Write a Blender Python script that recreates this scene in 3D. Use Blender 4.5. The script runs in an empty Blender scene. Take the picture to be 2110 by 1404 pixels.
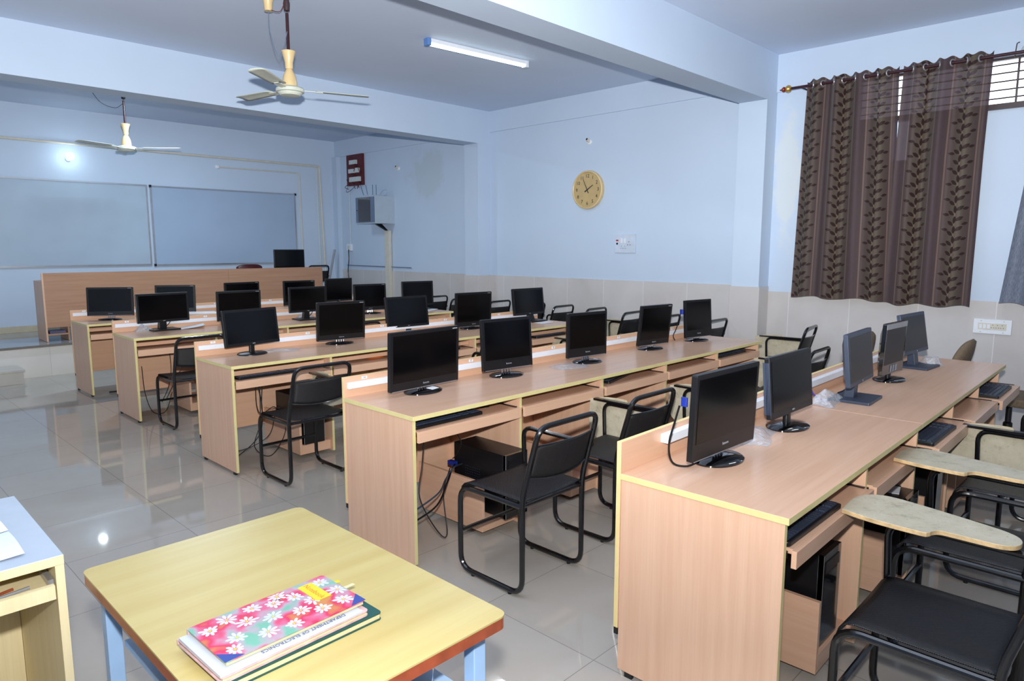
import bpy, math, random
from math import pi, sin, cos, radians as R
from mathutils import Vector as V, Matrix
random.seed(7)
sc = bpy.context.scene
C = sc.collection

# ------------------------------------------------------------------ materials
def lin(c):
    return tuple((x/12.92 if x <= .04045 else ((x+.055)/1.055)**2.4) for x in [v/255 for v in c]) + (1,)

class X:
    """tiny wrapper: math on shader sockets"""
    def __init__(s, nt, sock): s.nt, s.s = nt, sock
    def op(s, o, b=None, c=None):
        n = s.nt.nodes.new('ShaderNodeMath'); n.operation = o
        for i, v in enumerate((s, b, c)):
            if v is None: continue
            if isinstance(v, X): s.nt.links.new(v.s, n.inputs[i])
            else: n.inputs[i].default_value = v
        return X(s.nt, n.outputs[0])
    def __add__(s, b): return s.op('ADD', b)
    def __sub__(s, b): return s.op('SUBTRACT', b)
    def __mul__(s, b): return s.op('MULTIPLY', b)
    def __truediv__(s, b): return s.op('DIVIDE', b)
    def floor(s): return s.op('FLOOR')
    def frac(s): return s.op('FRACT')
    def abs(s): return s.op('ABSOLUTE')
    def lt(s, b): return s.op('LESS_THAN', b)
    def gt(s, b): return s.op('GREATER_THAN', b)
    def max(s, b): return s.op('MAXIMUM', b)
    def min(s, b): return s.op('MINIMUM', b)
    def sin(s): return s.op('SINE')

def new_mat(name):
    m = bpy.data.materials.new(name); m.use_nodes = True
    nt = m.node_tree
    return m, nt, nt.nodes['Principled BSDF']

def coords(nt, kind='Object', scale=(1, 1, 1), loc=(0, 0, 0)):
    tc = nt.nodes.new('ShaderNodeTexCoord')
    mp = nt.nodes.new('ShaderNodeMapping'); mp.inputs['Scale'].default_value = scale; mp.inputs['Location'].default_value = loc
    nt.links.new(tc.outputs[kind], mp.inputs['Vector'])
    return mp.outputs['Vector']

def sep(nt, v):
    n = nt.nodes.new('ShaderNodeSeparateXYZ'); nt.links.new(v, n.inputs[0])
    return [X(nt, o) for o in n.outputs]

def noise(nt, v, scale, detail=3, rough=.5, dist=0):
    n = nt.nodes.new('ShaderNodeTexNoise')
    n.inputs['Scale'].default_value = scale; n.inputs['Detail'].default_value = detail
    n.inputs['Roughness'].default_value = rough; n.inputs['Distortion'].default_value = dist
    nt.links.new(v, n.inputs['Vector'])
    return n.outputs['Fac']

def ramp(nt, fac, stops):
    n = nt.nodes.new('ShaderNodeValToRGB'); cr = n.color_ramp
    while len(cr.elements) < len(stops): cr.elements.new(.5)
    for e, (p, c) in zip(cr.elements, stops): e.position = p; e.color = c
    nt.links.new(fac.s if isinstance(fac, X) else fac, n.inputs[0])
    return n.outputs[0]

def mix(nt, fac, a, b):
    n = nt.nodes.new('ShaderNodeMix'); n.data_type = 'RGBA'
    def put(sock, v):
        if isinstance(v, X): nt.links.new(v.s, sock)
        elif isinstance(v, (tuple, float, int)): sock.default_value = v
        else: nt.links.new(v, sock)
    put(n.inputs['Factor'], fac); put(n.inputs['A'], a); put(n.inputs['B'], b)
    return n.outputs['Result']

def bump(nt, b, h, strength=.2, dist=.01):
    n = nt.nodes.new('ShaderNodeBump'); n.inputs['Strength'].default_value = strength; n.inputs['Distance'].default_value = dist
    nt.links.new(h.s if isinstance(h, X) else h, n.inputs['Height']); nt.links.new(n.outputs[0], b.inputs['Normal'])

def plain(name, rgb, rough=.5, metal=0, spec=.5, coat=0, var=.06, vs=12, bmp=0):
    m, nt, b = new_mat(name)
    v = coords(nt)
    c = lin(rgb)
    lo = tuple(x*(1-var) for x in c[:3]) + (1,); hi = tuple(min(1, x*(1+var)) for x in c[:3]) + (1,)
    f = noise(nt, v, vs)
    nt.links.new(ramp(nt, f, [(.3, lo), (.7, hi)]), b.inputs['Base Color'])
    b.inputs['Roughness'].default_value = rough; b.inputs['Metallic'].default_value = metal
    b.inputs['Specular IOR Level'].default_value = spec; b.inputs['Coat Weight'].default_value = coat
    b.inputs['Coat Roughness'].default_value = .05
    if bmp: bump(nt, b, noise(nt, v, 220, 2), bmp, .001)
    return m

def wood(name, rgb, rgb2, axis='x', rough=.32, fine=1.0):
    m, nt, b = new_mat(name)
    s = {'x': (.9, 22, 22), 'z': (22, 22, .9), 'y': (22, .9, 22)}[axis]
    v = coords(nt, 'Object', s)
    f1 = noise(nt, v, 1.6*fine, 5, .62, .3)
    s2 = {'x': (2, 130, 130), 'z': (130, 130, 2), 'y': (130, 2, 130)}[axis]
    f2 = noise(nt, coords(nt, 'Object', s2), 1.5, 2, .5)
    col = ramp(nt, f1, [(.3, lin(rgb2)), (.62, lin(rgb))])
    dk = tuple(x*.9 for x in lin(rgb)[:3]) + (1,)
    col = mix(nt, X(nt, f2).op('SUBTRACT', .52).op('MULTIPLY', 3).max(0).min(.6), col, dk)
    nt.links.new(col, b.inputs['Base Color'])
    b.inputs['Roughness'].default_value = rough; b.inputs['Specular IOR Level'].default_value = .45
    return m

M = {}
M['wood_x'] = wood('beech_laminate_along', (218, 178, 150), (211, 170, 141), 'x', .26)
M['wood_z'] = wood('beech_laminate_upright', (221, 182, 154), (211, 168, 140), 'z', .38)
M['wood_y'] = wood('beech_laminate_side', (218, 178, 150), (208, 165, 137), 'y', .38)
M['edge'] = plain('yellow_edge_band', (218, 206, 146), .4, var=.04)
M['edge_u'] = plain('cream_edge_band', (232, 210, 148), .4, var=.04)
M['counter'] = wood('counter_laminate', (178, 138, 112), (164, 123, 98), 'x', .42)
M['yellow_ply'] = wood('pale_yellow_laminate', (184, 168, 112), (176, 156, 98), 'x', .3, .6)
M['brown_edge'] = plain('red_brown_lacquer', (140, 66, 40), .3, var=.2, vs=30)
M['blue_steel'] = plain('pale_blue_painted_steel', (146, 178, 214), .35, var=.04)
M['cab_top'] = plain('pale_blue_laminate', (172, 184, 198), .3, var=.04)
M['cab_body'] = wood('cream_laminate', (226, 212, 172), (218, 202, 158), 'z', .45)
M['tube'] = plain('black_painted_tube', (11, 12, 16), .22, spec=.6, var=.35, vs=40, coat=.3)
M['black'] = plain('black_plastic', (14, 15, 19), .38, var=.1)
M['gloss'] = plain('glossy_black_plastic', (8, 8, 11), .08, spec=.6, coat=.5, var=.1)
M['greyp'] = plain('blue_grey_plastic', (52, 62, 80), .4, var=.06)
M['screen'] = plain('dark_screen', (6, 6, 8), .14, spec=.3, var=.05)
M['screen_l'] = plain('dark_matte_screen', (30, 30, 33), .42, spec=.5, var=.05)
M['chrome'] = plain('chrome', (190, 190, 195), .12, metal=1, var=.05)
M['silver'] = plain('silver_plastic', (170, 172, 178), .3, metal=.6, var=.05)
M['white'] = plain('white_plastic', (222, 228, 236), .4, var=.03)
M['paper'] = plain('white_paper', (232, 236, 242), .7, var=.03)
M['ink'] = plain('dark_ink', (40, 40, 50), .6)
M['greyink'] = plain('pale_grey_mark', (150, 155, 165), .5)
M['cream'] = plain('cream_plastic', (212, 188, 140), .35, var=.04)
M['fanwhite'] = plain('off_white_enamel', (196, 202, 190), .35, var=.05)
M['rod'] = plain('maroon_rod', (52, 20, 28), .3, spec=.6)
M['darkbrown'] = plain('dark_brown_paint', (58, 44, 48), .4)
M['raceway'] = plain('white_raceway', (228, 234, 244), .4, var=.02)
M['blue'] = plain('blue_plug', (22, 42, 130), .4)
M['orange'] = plain('orange_cloth', (226, 110, 40), .8)
M['red'] = plain('red_wire', (84, 22, 30), .5, var=.3, vs=60)
M['rackgrey'] = plain('grey_rack_steel', (176, 190, 204), .4, var=.03)
M['rackblue'] = plain('slate_rack_door', (96, 112, 140), .35, var=.03)
M['smoke'] = plain('smoked_glass', (28, 34, 44), .1, coat=.5)
M['pvc'] = plain('white_conduit', (196, 206, 208), .5, var=.04)
M['pvc2'] = plain('cream_conduit', (206, 202, 190), .5, var=.06)
M['board'] = plain('whiteboard_face', (160, 180, 206), .3, var=.03, vs=2)
M['boardl'] = plain('old_whiteboard_face', (168, 186, 204), .32, var=.05, vs=2)
M['alu'] = plain('aluminium_trim', (190, 194, 202), .3, metal=.8, var=.05)
M['brownfab'] = plain('brown_chair_fabric', (112, 96, 78), .9, var=.12, vs=60, bmp=.4)
M['rubber'] = plain('black_rubber', (24, 24, 24), .7)
M['yellow'] = plain('yellow_plastic', (236, 226, 60), .5)
M['green'] = plain('dark_green_cover', (18, 70, 66), .5)
M['bluecov'] = plain('blue_cover_cloth', (44, 62, 134), .5)
M['pages'] = plain('cream_pages', (200, 190, 152), .7)
M['pinkcov'] = plain('pale_pink_cover', (196, 164, 164), .5, var=.2, vs=40)
M['copper'] = plain('red_gold_finial', (150, 60, 40), .2, metal=.5)
M['gold'] = plain('gold_ring', (196, 160, 90), .25, metal=.7)
M['step'] = plain('pale_step_tile', (190, 188, 182), .16, var=.06, vs=5)

def wall_mat(name, rgb, stain=None):
    m, nt, b = new_mat(name)
    v = coords(nt)
    c = lin(rgb)
    col = ramp(nt, noise(nt, v, 1.3, 5, .6), [(.3, tuple(x*.955 for x in c[:3])+(1,)), (.7, c)])
    if stain:
        (cy, cz, ry, rz, sc_col, amt) = stain
        x, y, z = sep(nt, v)
        n = X(nt, noise(nt, v, 3.5, 4, .6))
        d = (((y-cy)/ry)*((y-cy)/ry) + ((z-cz)/rz)*((z-cz)/rz)).op('SQRT') + (n-.5)*1.6
        fac = (d*-1 + 1.0).op('MULTIPLY', 3).max(0).min(1)*amt
        col = mix(nt, fac, col, lin(sc_col))
    nt.links.new(col, b.inputs['Base Color'])
    b.inputs['Roughness'].default_value = .6; b.inputs['Specular IOR Level'].default_value = .3
    bump(nt, b, noise(nt, v, 60, 3), .05, .002)
    return m
WALL = (192, 209, 230)
M['wall'] = wall_mat('pale_blue_wall_paint', WALL)
M['wall_far'] = wall_mat('pale_blue_wall_paint_damp_patch', WALL, (8.65, 2.66, .5, .4, (180, 192, 200), .5))
M['wall_win'] = wall_mat('pale_blue_wall_paint_peeled_patch', WALL, (2.93, 2.2, .14, .75, (206, 214, 218), .8))
M['ceil'] = wall_mat('ceiling_paint', (206, 219, 240))
M['beam'] = M['wall']

def tile_mat(name, sx, sy, ox, oy, c1, c2, grout, axes, rough, gw=.004, cloud=1.5):
    m, nt, b = new_mat(name)
    v = coords(nt)
    s = sep(nt, v); a, c = s[axes[0]], s[axes[1]]
    u = (a-ox)/sx; w = (c-oy)/sy
    fu, fw = u.frac(), w.frac()
    g = fu.lt(gw/sx).max(fw.lt(gw/sy)) if sy < 50 else fu.lt(gw/sx)
    cell = (u.floor()*12.9898 + w.floor()*78.233).sin()*43758.5453
    r = cell.frac().abs()
    cl = X(nt, noise(nt, v, cloud, 6, .62, .4))
    col = ramp(nt, cl*.85 + r*.12, [(.25, lin(c1)), (.75, lin(c2))])
    col = mix(nt, g, col, lin(grout))
    nt.links.new(col, b.inputs['Base Color'])
    b.inputs['Roughness'].default_value = rough; b.inputs['Specular IOR Level'].default_value = .48
    bump(nt, b, g*-1, .3, .001)
    return m
M['floor'] = tile_mat('polished_floor_tile', .5775, .5835, .77, 1.44, (172, 164, 153), (186, 179, 170), (138, 130, 122), (0, 1), .045, .003)
M['wainscot'] = tile_mat('glazed_wall_tile', .585, 100, .5, -1, (188, 184, 182), (204, 203, 205), (218, 218, 220), (1, 2), .22, .006)
M['stage'] = tile_mat('stage_floor_tile', .6, .6, .2, .0, (150, 152, 154), (168, 170, 172), (120, 116, 112), (0, 1), .05)
M['stage_front'] = tile_mat('stage_riser_tile', .6, 100, .2, -1, (208, 206, 202), (222, 220, 216), (190, 186, 180), (0, 2), .12)

# perforated metal
def perf(name, rgb, rough, holes, pitch=.0055):
    m, nt, b = new_mat(name)
    x, y, z = sep(nt, coords(nt))
    k = 2*pi/pitch
    def dots(p, q): return (p*k).sin()*(q*k).sin()
    d = dots(x, y) if holes == 'xy' else dots(x, z)
    c = lin(rgb)
    col = mix(nt, d.gt(.25), c, tuple(t*.08 for t in c[:3])+(1,))
    nt.links.new(col, b.inputs['Base Color'])
    b.inputs['Roughness'].default_value = rough
    nt.links.new((d.gt(.25)*-.7 + .7).s, b.inputs['Specular IOR Level'])
    if holes == 'xz':
        al = d.gt(.55)*-.75 + 1
        nt.links.new(al.s, b.inputs['Alpha'])
    bump(nt, b, d, .6, .0012)
    return m
M['perf_seat'] = perf('perforated_black_seat_steel', (26, 28, 33), .28, 'xy')
M['perf_back'] = perf('perforated_black_back_steel', (30, 30, 33), .4, 'xz')

# writing tablet
def tablet_mat():
    m, nt, b = new_mat('worn_beige_tablet_laminate')
    v = coords(nt)
    n1 = noise(nt, v, 14, 6, .7); n2 = noise(nt, v, 90, 3, .6)
    col = ramp(nt, n1, [(.28, lin((136, 128, 108))), (.42, lin((182, 173, 150))), (.7, lin((198, 190, 168)))])
    col = mix(nt, X(nt, n2).gt(.66)*.5, col, lin((128, 118, 100)))
    nt.links.new(col, b.inputs['Base Color']); b.inputs['Roughness'].default_value = .45
    return m
M['tablet'] = tablet_mat()
M['ply'] = plain('worn_plywood_edge', (206, 176, 130), .6, var=.25, vs=40)

def clear_plastic():
    m, nt, b = new_mat('crinkled_clear_plastic')
    v = coords(nt)
    n = noise(nt, v, 26, 4, .7, 1.2)
    b.inputs['Base Color'].default_value = lin((214, 222, 232))
    b.inputs['Roughness'].default_value = .18; b.inputs['Specular IOR Level'].default_value = .8
    al = ramp(nt, n, [(.35, (.22, .22, .22, 1)), (.7, (.7, .7, .7, 1))])
    nt.links.new(al, b.inputs['Alpha'])
    bump(nt, b, n, .8, .01)
    return m
M['film'] = clear_plastic()
def glass():
    m, nt, b = new_mat('clear_glass')
    b.inputs['Transmission Weight'].default_value = 1; b.inputs['Roughness'].default_value = .02
    v = coords(nt)
    nt.links.new(ramp(nt, noise(nt, v, 3), [(0, (.93, .96, 1, 1)), (1, (1, 1, 1, 1))]), b.inputs['Base Color'])
    b.inputs['IOR'].default_value = 1.05
    return m
M['glass'] = glass()

def emit(name, rgb, s):
    m = bpy.data.materials.new(name); m.use_nodes = True; nt = m.node_tree
    for n in list(nt.nodes): nt.nodes.remove(n)
    e = nt.nodes.new('ShaderNodeEmission'); o = nt.nodes.new('ShaderNodeOutputMaterial')
    e.inputs[0].default_value = rgb; e.inputs[1].default_value = s
    nt.links.new(e.outputs[0], o.inputs[0]); return m
M['tube_glow'] = emit('lit_tube', (.78, .95, 1, 1), 6)
M['bulb_glow'] = emit('lit_bulb', (.8, .95, 1, 1), 12)

def curtain_mat(name, leaf=True):
    m = bpy.data.materials.new(name); m.use_nodes = True; nt = m.node_tree
    b = nt.nodes['Principled BSDF']; out = nt.nodes['Material Output']
    tc = nt.nodes.new('ShaderNodeTexCoord')
    u, v, _ = sep(nt, tc.outputs['UV'])
    if leaf:
        P = .38; H = .25
        cu = ((u/P).frac()-.5)*P
        col_i = (u/P).floor()
        base = ramp(nt, (u/P).frac(), [(0, lin((76, 60, 62))), (.26, lin((84, 70, 66))), (.5, lin((96, 86, 70))), (.76, lin((84, 68, 66))), (1, lin((76, 60, 62)))])
        st = ((u/.127).frac()-.5).abs().lt(.05)
        base = mix(nt, st*.5, base, lin((150, 122, 112)))  # pale pinkish lines: fold highlights painted into the cloth colour
        fac = None; fac2 = None
        S_ = 1.45
        leaves = []
        for q in range(5):
            if q < 3: leaves += [(.026, q*.066, 32, .028, .0125), (-.026, q*.066+.03, 148, .028, .0125), (.0, q*.066+.022, 82+q*8, .026, .012)]
            if q in (0, 1): leaves += [(.058, q*.1-.008, 12, .022, .010), (-.058, q*.1+.03, 165, .022, .010)]
        cv = (v/H).frac()*H
        for (lx, ly, a, L, W) in leaves:
            ca, sa = cos(R(a)), sin(R(a))
            dx = cu-lx*S_; dy = cv-(ly*1.25+.03)
            p = (dx*ca + dy*sa)/(L*1.45); q = (dy*ca - dx*sa)/(W*1.5)
            d = (p*p + q.abs()).lt(.8)
            fac = d if fac is None else fac.max(d)
        # thin scrolling stems between the leaf columns
        cu2 = ((u/P+.5).frac()-.5)*P
        for k, (amp, ph, wv) in enumerate(((.03, 0, .11), (.022, 2, .073))):
            d = (cu2 - (v*(2*pi/wv)+ph).sin()*amp).abs().lt(.0022)
            fac2 = d if fac2 is None else fac2.max(d)
        col = mix(nt, fac2*.75, base, lin((72, 52, 76)))
        col = mix(nt, fac, col, lin((46, 19, 15)))
    else:
        wv = X(nt, noise(nt, coords(nt, 'UV', (300, 30, 1)), 1.0, 3))
        col = ramp(nt, wv, [(.3, lin((92, 100, 116))), (.7, lin((140, 150, 168)))])
    nt.links.new(col, b.inputs['Base Color']); b.inputs['Roughness'].default_value = .65
    b.inputs['Sheen Weight'].default_value = .2
    t = nt.nodes.new('ShaderNodeBsdfTranslucent'); nt.links.new(col, t.inputs[0])
    tr = nt.nodes.new('ShaderNodeBsdfTransparent'); tr.inputs[0].default_value = lin((150, 140, 150))
    mx = nt.nodes.new('ShaderNodeMixShader'); mx.inputs[0].default_value = .3
    nt.links.new(b.outputs[0], mx.inputs[1]); nt.links.new(t.outputs[0], mx.inputs[2])
    m2 = nt.nodes.new('ShaderNodeMixShader'); m2.inputs[0].default_value = .05
    nt.links.new(mx.outputs[0], m2.inputs[1]); nt.links.new(tr.outputs[0], m2.inputs[2])
    nt.links.new(m2.outputs[0], out.inputs[0])
    return m
M['curtain'] = curtain_mat('brown_leaf_curtain_cloth')
M['curtain_grey'] = curtain_mat('grey_woven_curtain_cloth', False)

def cover_mat():
    m, nt, b = new_mat('painted_floral_cover')
    v = coords(nt)
    n = noise(nt, v, 16, 2, .5)
    col = ramp(nt, n, [(.36, lin((104, 160, 140))), (.45, lin((160, 146, 158))), (.52, lin((188, 92, 124))), (.60, lin((190, 34, 78))), (.70, lin((180, 120, 70)))])
    nt.links.new(col, b.inputs['Base Color']); b.inputs['Roughness'].default_value = .4
    return m
M['floral'] = cover_mat()
M['petal'] = plain('pale_petal_print', (186, 192, 214), .5)
M['labely'] = plain('yellow_label_print', (206, 184, 40), .5)

# ------------------------------------------------------------------ mesh building
class MB:
    def __init__(s): s.v = []; s.f = []; s.m = []; s.uv = None
    def add(s, vs, fs, mi=0):
        o = len(s.v); s.v += [tuple(p) for p in vs]; s.f += [tuple(i+o for i in f) for f in fs]
        s.m += ([mi]*len(fs) if isinstance(mi, int) else list(mi)); return s
    def box(s, a, b, mi=0, faces=None, tf=None):
        x0, y0, z0 = a; x1, y1, z1 = b
        vs = [(x0,y0,z0),(x1,y0,z0),(x1,y1,z0),(x0,y1,z0),(x0,y0,z1),(x1,y0,z1),(x1,y1,z1),(x0,y1,z1)]
        if tf: vs = [tf @ V(p) for p in vs]
        fs = [(3,2,1,0),(4,5,6,7),(0,1,5,4),(1,2,6,5),(2,3,7,6),(3,0,4,7)]  # -z +z -y +x +y -x
        ml = [mi]*6
        for k, v in (faces or {}).items(): ml[['-z','+z','-y','+x','+y','-x'].index(k)] = v
        return s.add(vs, fs, ml)
    def rbox(s, a, b, r, mi=0, tf=None, seg=3, axis='z'):
        """box with rounded corners about one axis"""
        i, j, k = {'z': (0,1,2), 'y': (0,2,1), 'x': (1,2,0)}[axis]
        cs = []
        for (cx, cy, a0) in ((b[i]-r, b[j]-r, 0), (a[i]+r, b[j]-r, 90), (a[i]+r, a[j]+r, 180), (b[i]-r, a[j]+r, 270)):
            for q in range(seg+1):
                t = R(a0+90*q/seg); cs.append((cx+r*cos(t), cy+r*sin(t)))
        def P(c, h):
            p = [0,0,0]; p[i], p[j], p[k] = c[0], c[1], h; return V(p)
        return s.prism([P(c, a[k]) for c in cs], [P(c, b[k]) for c in cs], mi, tf)
    def prism(s, lo, hi, mi=0, tf=None, side=None):
        n = len(lo); vs = [V(p) for p in lo]+[V(p) for p in hi]
        if tf: vs = [tf @ p for p in vs]
        fs = [tuple(range(n))[::-1], tuple(range(n, 2*n))] + [(i, (i+1) % n, n+(i+1) % n, n+i) for i in range(n)]
        return s.add(vs, fs, [mi, mi]+[mi if side is None else side]*n)
    def poly(s, pts, z0, z1, mi=0, side=None, tf=None):
        return s.prism([(x, y, z0) for x, y in pts], [(x, y, z1) for x, y in pts], mi, tf, side)
    def tube(s, pts, r, mi=0, seg=10, closed=False, tf=None, cap=True):
        pts = [V(p) for p in pts]
        if tf: pts = [tf @ p for p in pts]
        n = len(pts); rings = []; prev = None
        for i, p in enumerate(pts):
            if closed: t = (pts[(i+1) % n]-pts[i-1])
            else: t = pts[min(i+1, n-1)]-pts[max(i-1, 0)]
            t.normalize()
            if prev is None:
                up = V((0,0,1)) if abs(t.z) < .9 else V((1,0,0)); u = t.cross(up).normalized()
            else:
                u = (prev - t*prev.dot(t)).normalized()
            prev = u; w = t.cross(u)
            rr = r[i] if isinstance(r, (list, tuple)) else r
            rings.append([p+(u*cos(2*pi*k/seg)+w*sin(2*pi*k/seg))*rr for k in range(seg)])
        vs = [q for g in rings for q in g]; fs = []
        for i in range(n if closed else n-1):
            for k in range(seg):
                a, b = i*seg+k, i*seg+(k+1) % seg; c, d = ((i+1) % n)*seg+(k+1) % seg, ((i+1) % n)*seg+k
                fs.append((a, b, c, d))
        if not closed and cap: fs += [tuple(range(seg))[::-1], tuple((n-1)*seg+k for k in range(seg))]
        return s.add(vs, fs, mi)
    def lathe(s, prof, mi=0, seg=24, tf=None):
        vs = []; fs = []
        for (r, z) in prof: vs += [V((r*cos(2*pi*k/seg), r*sin(2*pi*k/seg), z)) for k in range(seg)]
        if tf: vs = [tf @ p for p in vs]
        for i in range(len(prof)-1):
            for k in range(seg):
                fs.append((i*seg+k, i*seg+(k+1) % seg, (i+1)*seg+(k+1) % seg, (i+1)*seg+k))
        fs.append(tuple(range(seg))[::-1]); fs.append(tuple((len(prof)-1)*seg+k for k in range(seg)))
        return s.add(vs, fs, mi)
    def grid(s, nu, nv, fn, mi=0, closed=False):
        vs = [fn(i/(nu-1), j/(nv-1)) for j in range(nv) for i in range(nu)]
        fs = [(j*nu+i, j*nu+i+1, (j+1)*nu+i+1, (j+1)*nu+i) for j in range(nv-1) for i in range(nu-1)]
        return s.add(vs, fs, mi)
    def text(s, body, size, tf, mi=0, ext=.0004, align='CENTER'):
        cu = bpy.data.curves.new('t', 'FONT'); cu.body = body; cu.size = size; cu.extrude = ext
        cu.align_x = align; cu.align_y = 'CENTER'; cu.resolution_u = 2
        o = bpy.data.objects.new('t', cu); C.objects.link(o)
        dg = bpy.context.evaluated_depsgraph_get(); me = o.evaluated_get(dg).to_mesh()
        s.add([tf @ v.co for v in me.vertices], [tuple(p.vertices) for p in me.polygons], mi)
        o.evaluated_get(dg).to_mesh_clear(); bpy.data.objects.remove(o); bpy.data.curves.remove(cu)
        return s
    def mesh(s, name, mats, smooth=False, sharp=35):
        if not isinstance(mats, (list, tuple)): mats = [mats]
        me = bpy.data.meshes.new(name); me.from_pydata(s.v, [], s.f)
        for m in mats: me.materials.append(M[m] if isinstance(m, str) else m)
        me.polygons.foreach_set('material_index', s.m)
        if smooth:
            me.polygons.foreach_set('use_smooth', [True]*len(s.f)); me.set_sharp_from_angle(angle=R(sharp))
        me.update(); return me
    def obj(s, name, mats, parent=None, smooth=False, bevel=0, loc=None, sharp=35):
        if not isinstance(mats, (list, tuple)): mats = [mats]
        o = bpy.data.objects.new(name, s.mesh(name, mats, smooth, sharp)); C.objects.link(o)
        if parent is not None: o.parent = parent
        if loc: o.location = loc
        if bevel:
            b = o.modifiers.new('bevel', 'BEVEL'); b.width = bevel; b.segments = 2; b.limit_method = 'ANGLE'; b.angle_limit = R(40)
        return o

def rnd(pts, r, n=5, closed=False):
    """round the corners of a polyline"""
    P = [V(p) for p in pts]; out = []; N = len(P)
    for i, p in enumerate(P):
        if not closed and i in (0, N-1): out.append(p); continue
        a, b = P[i-1]-p, P[(i+1) % N]-p
        rr = min(r, a.length*.49, b.length*.49); a = p+a.normalized()*rr; b = p+b.normalized()*rr
        for k in range(n+1):
            t = k/n; out.append(a*(1-t)**2 + p*2*t*(1-t) + b*t*t)
    return out
def sway(pts, n=8):
    """smooth curve through points (Catmull-Rom)"""
    P = [V(p) for p in pts]; P = [P[0]*2-P[1]] + P + [P[-1]*2-P[-2]]; out = []
    for i in range(1, len(P)-2):
        for k in range(n):
            t = k/n; a, b, c, d = P[i-1:i+3]
            out.append(.5*((2*b)+(c-a)*t+(2*a-5*b+4*c-d)*t*t+(3*b-a-3*c+d)*t**3))
    return out+[P[-2]]

def tag(o, label=None, cat=None, group=None, kind=None):
    if label: o['label'] = label
    if cat: o['category'] = cat
    if group: o['group'] = group
    if kind: o['kind'] = kind
    return o
def thing(name, loc=(0,0,0), rz=0, label=None, cat=None, group=None):
    o = bpy.data.objects.new(name, None); C.objects.link(o); o.location = loc; o.rotation_euler = (0,0,rz); o.empty_display_size = .1
    return tag(o, label, cat, group)
def copy_tree(o, loc=None, rz=None, label=None, group=None, skip=()):
    def rec(a, par):
        c = a.copy(); C.objects.link(c); c.parent = par
        for ch in KIDS.get(a.name, [k for k in a.children]):
            if ch.name.split('.')[0] in skip: continue
            rec(ch, c)
        return c
    r = rec(o, None)
    if loc is not None: r.location = loc
    if rz is not None: r.rotation_euler = (0,0,rz)
    if label: r['label'] = label
    if group: r['group'] = group
    return r
KIDS = {}
def struct(mb, name, mats, bevel=0, smooth=False):
    return tag(mb.obj(name, mats, None, smooth, bevel), kind='structure')

# ------------------------------------------------------------------ room shell
XW, XK, XC = 6.99, 7.01, 6.765          # window wall, clock wall, column faces
Y1, Y1F, Y2, Y2F, YB = 3.07, 3.365, 7.218, 7.497, 11.27
ZC, ZB, ZL = 3.416, 2.963, 3.133
XL, YN = -2.0, -2.2
struct(MB().box((XL-.2, YN-.2, -.2), (7.3, YB+.2, 0)), 'floor', 'floor')
struct(MB().box((XL-.2, YN-.2, ZC), (7.3, YB+.2, ZC+.2)), 'ceiling', 'ceil')
struct(MB().box((XL-.2, YB, 0), (7.3, YB+.2, ZC)), 'wall_back', 'wall')
struct(MB().box((XL-.2, YN, 0), (XL, YB, ZC)), 'wall_left', 'wall')
struct(MB().box((XL-.2, YN-.2, 0), (7.3, YN, ZC)), 'wall_near', 'wall')
# window wall: transom opening z 2.69-3.06, y .35-2.33, one narrow open slit below it
ZT0, ZT1, YT0, YT1 = 2.69, 3.07, .30, 2.33
YS0, YS1, ZS0 = 1.86, 2.0, 2.30
mb = MB()
mb.box((XW, YN, 0), (XW+.2, YT0, ZC)).box((XW, YT1, 0), (XW+.2, Y1, ZC)).box((XW, YT0, ZT1), (XW+.2, YT1, ZC))
mb.box((XW, YT0, 0), (XW+.2, YS0, ZT0)).box((XW, YS1, 0), (XW+.2, YT1, ZT0)).box((XW, YS0, 0), (XW+.2, YS1, ZS0))
mb.box((XW-.02, YN, 3.055), (XW, Y1, ZC))            # shallow lintel band
struct(mb, 'wall_window_side', 'wall_win')
mb = MB()
mb.box((XW-.03, YT0-.02, ZT0-.045), (XW+.06, YT1, ZT0)).box((XW+.02, YT0, ZT1-.03), (XW+.06, YT1, ZT1))
for k in range(5):
    z = ZT0 + .052 + k*.066
    mb.tube([(XW+.04, YT0, z), (XW+.04, YT1, z)], .006, 0, 6)
for y in (.45, 1.10, 1.75): mb.box((XW+.03, y-.007, ZT0), (XW+.05, y+.007, ZT1-.03), 0)
mb.box((XW+.02, YT0, ZT0), (XW+.06, YT0+.03, ZT1-.03)).box((XW+.02, YT1-.03, ZT0), (XW+.06, YT1, ZT1-.03))
w1 = struct(mb, 'window_1', 'darkbrown')
g = MB().box((XW+.09, YT0, ZT0), (XW+.094, YT1, ZT1)); g = struct(g, 'window_2', 'glass')
# clock wall (middle bay), far bay
struct(MB().box((XK, Y1F-.1, 0), (7.3, Y2+.1, ZC)).box((6.99, Y1F, ZL), (XK, Y2, ZC)), 'wall_clock_side', 'wall')
struct(MB().box((XK, Y2F-.1, 0), (7.3, YB, ZC)).box((6.99, Y2F, ZL), (XK, YB, ZC)), 'wall_far_side', 'wall_far')
struct(MB().box((XC, Y1, 0), (7.3, Y1F, ZC)), 'trim_column_near', 'wall')
struct(MB().box((XC, Y2, 0), (7.3, Y2F, ZC)), 'trim_column_far', 'wall')
struct(MB().box((6.93, 11.12, 0), (7.02, YB, ZL)), 'trim_column_corner', 'wall')
struct(MB().box((XL, Y1, ZB), (XC, Y1F, ZC)), 'trim_beam_near', 'wall')
struct(MB().box((XL, Y2, ZB), (XC, Y2F, ZC)), 'trim_beam_far', 'wall')
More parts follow.
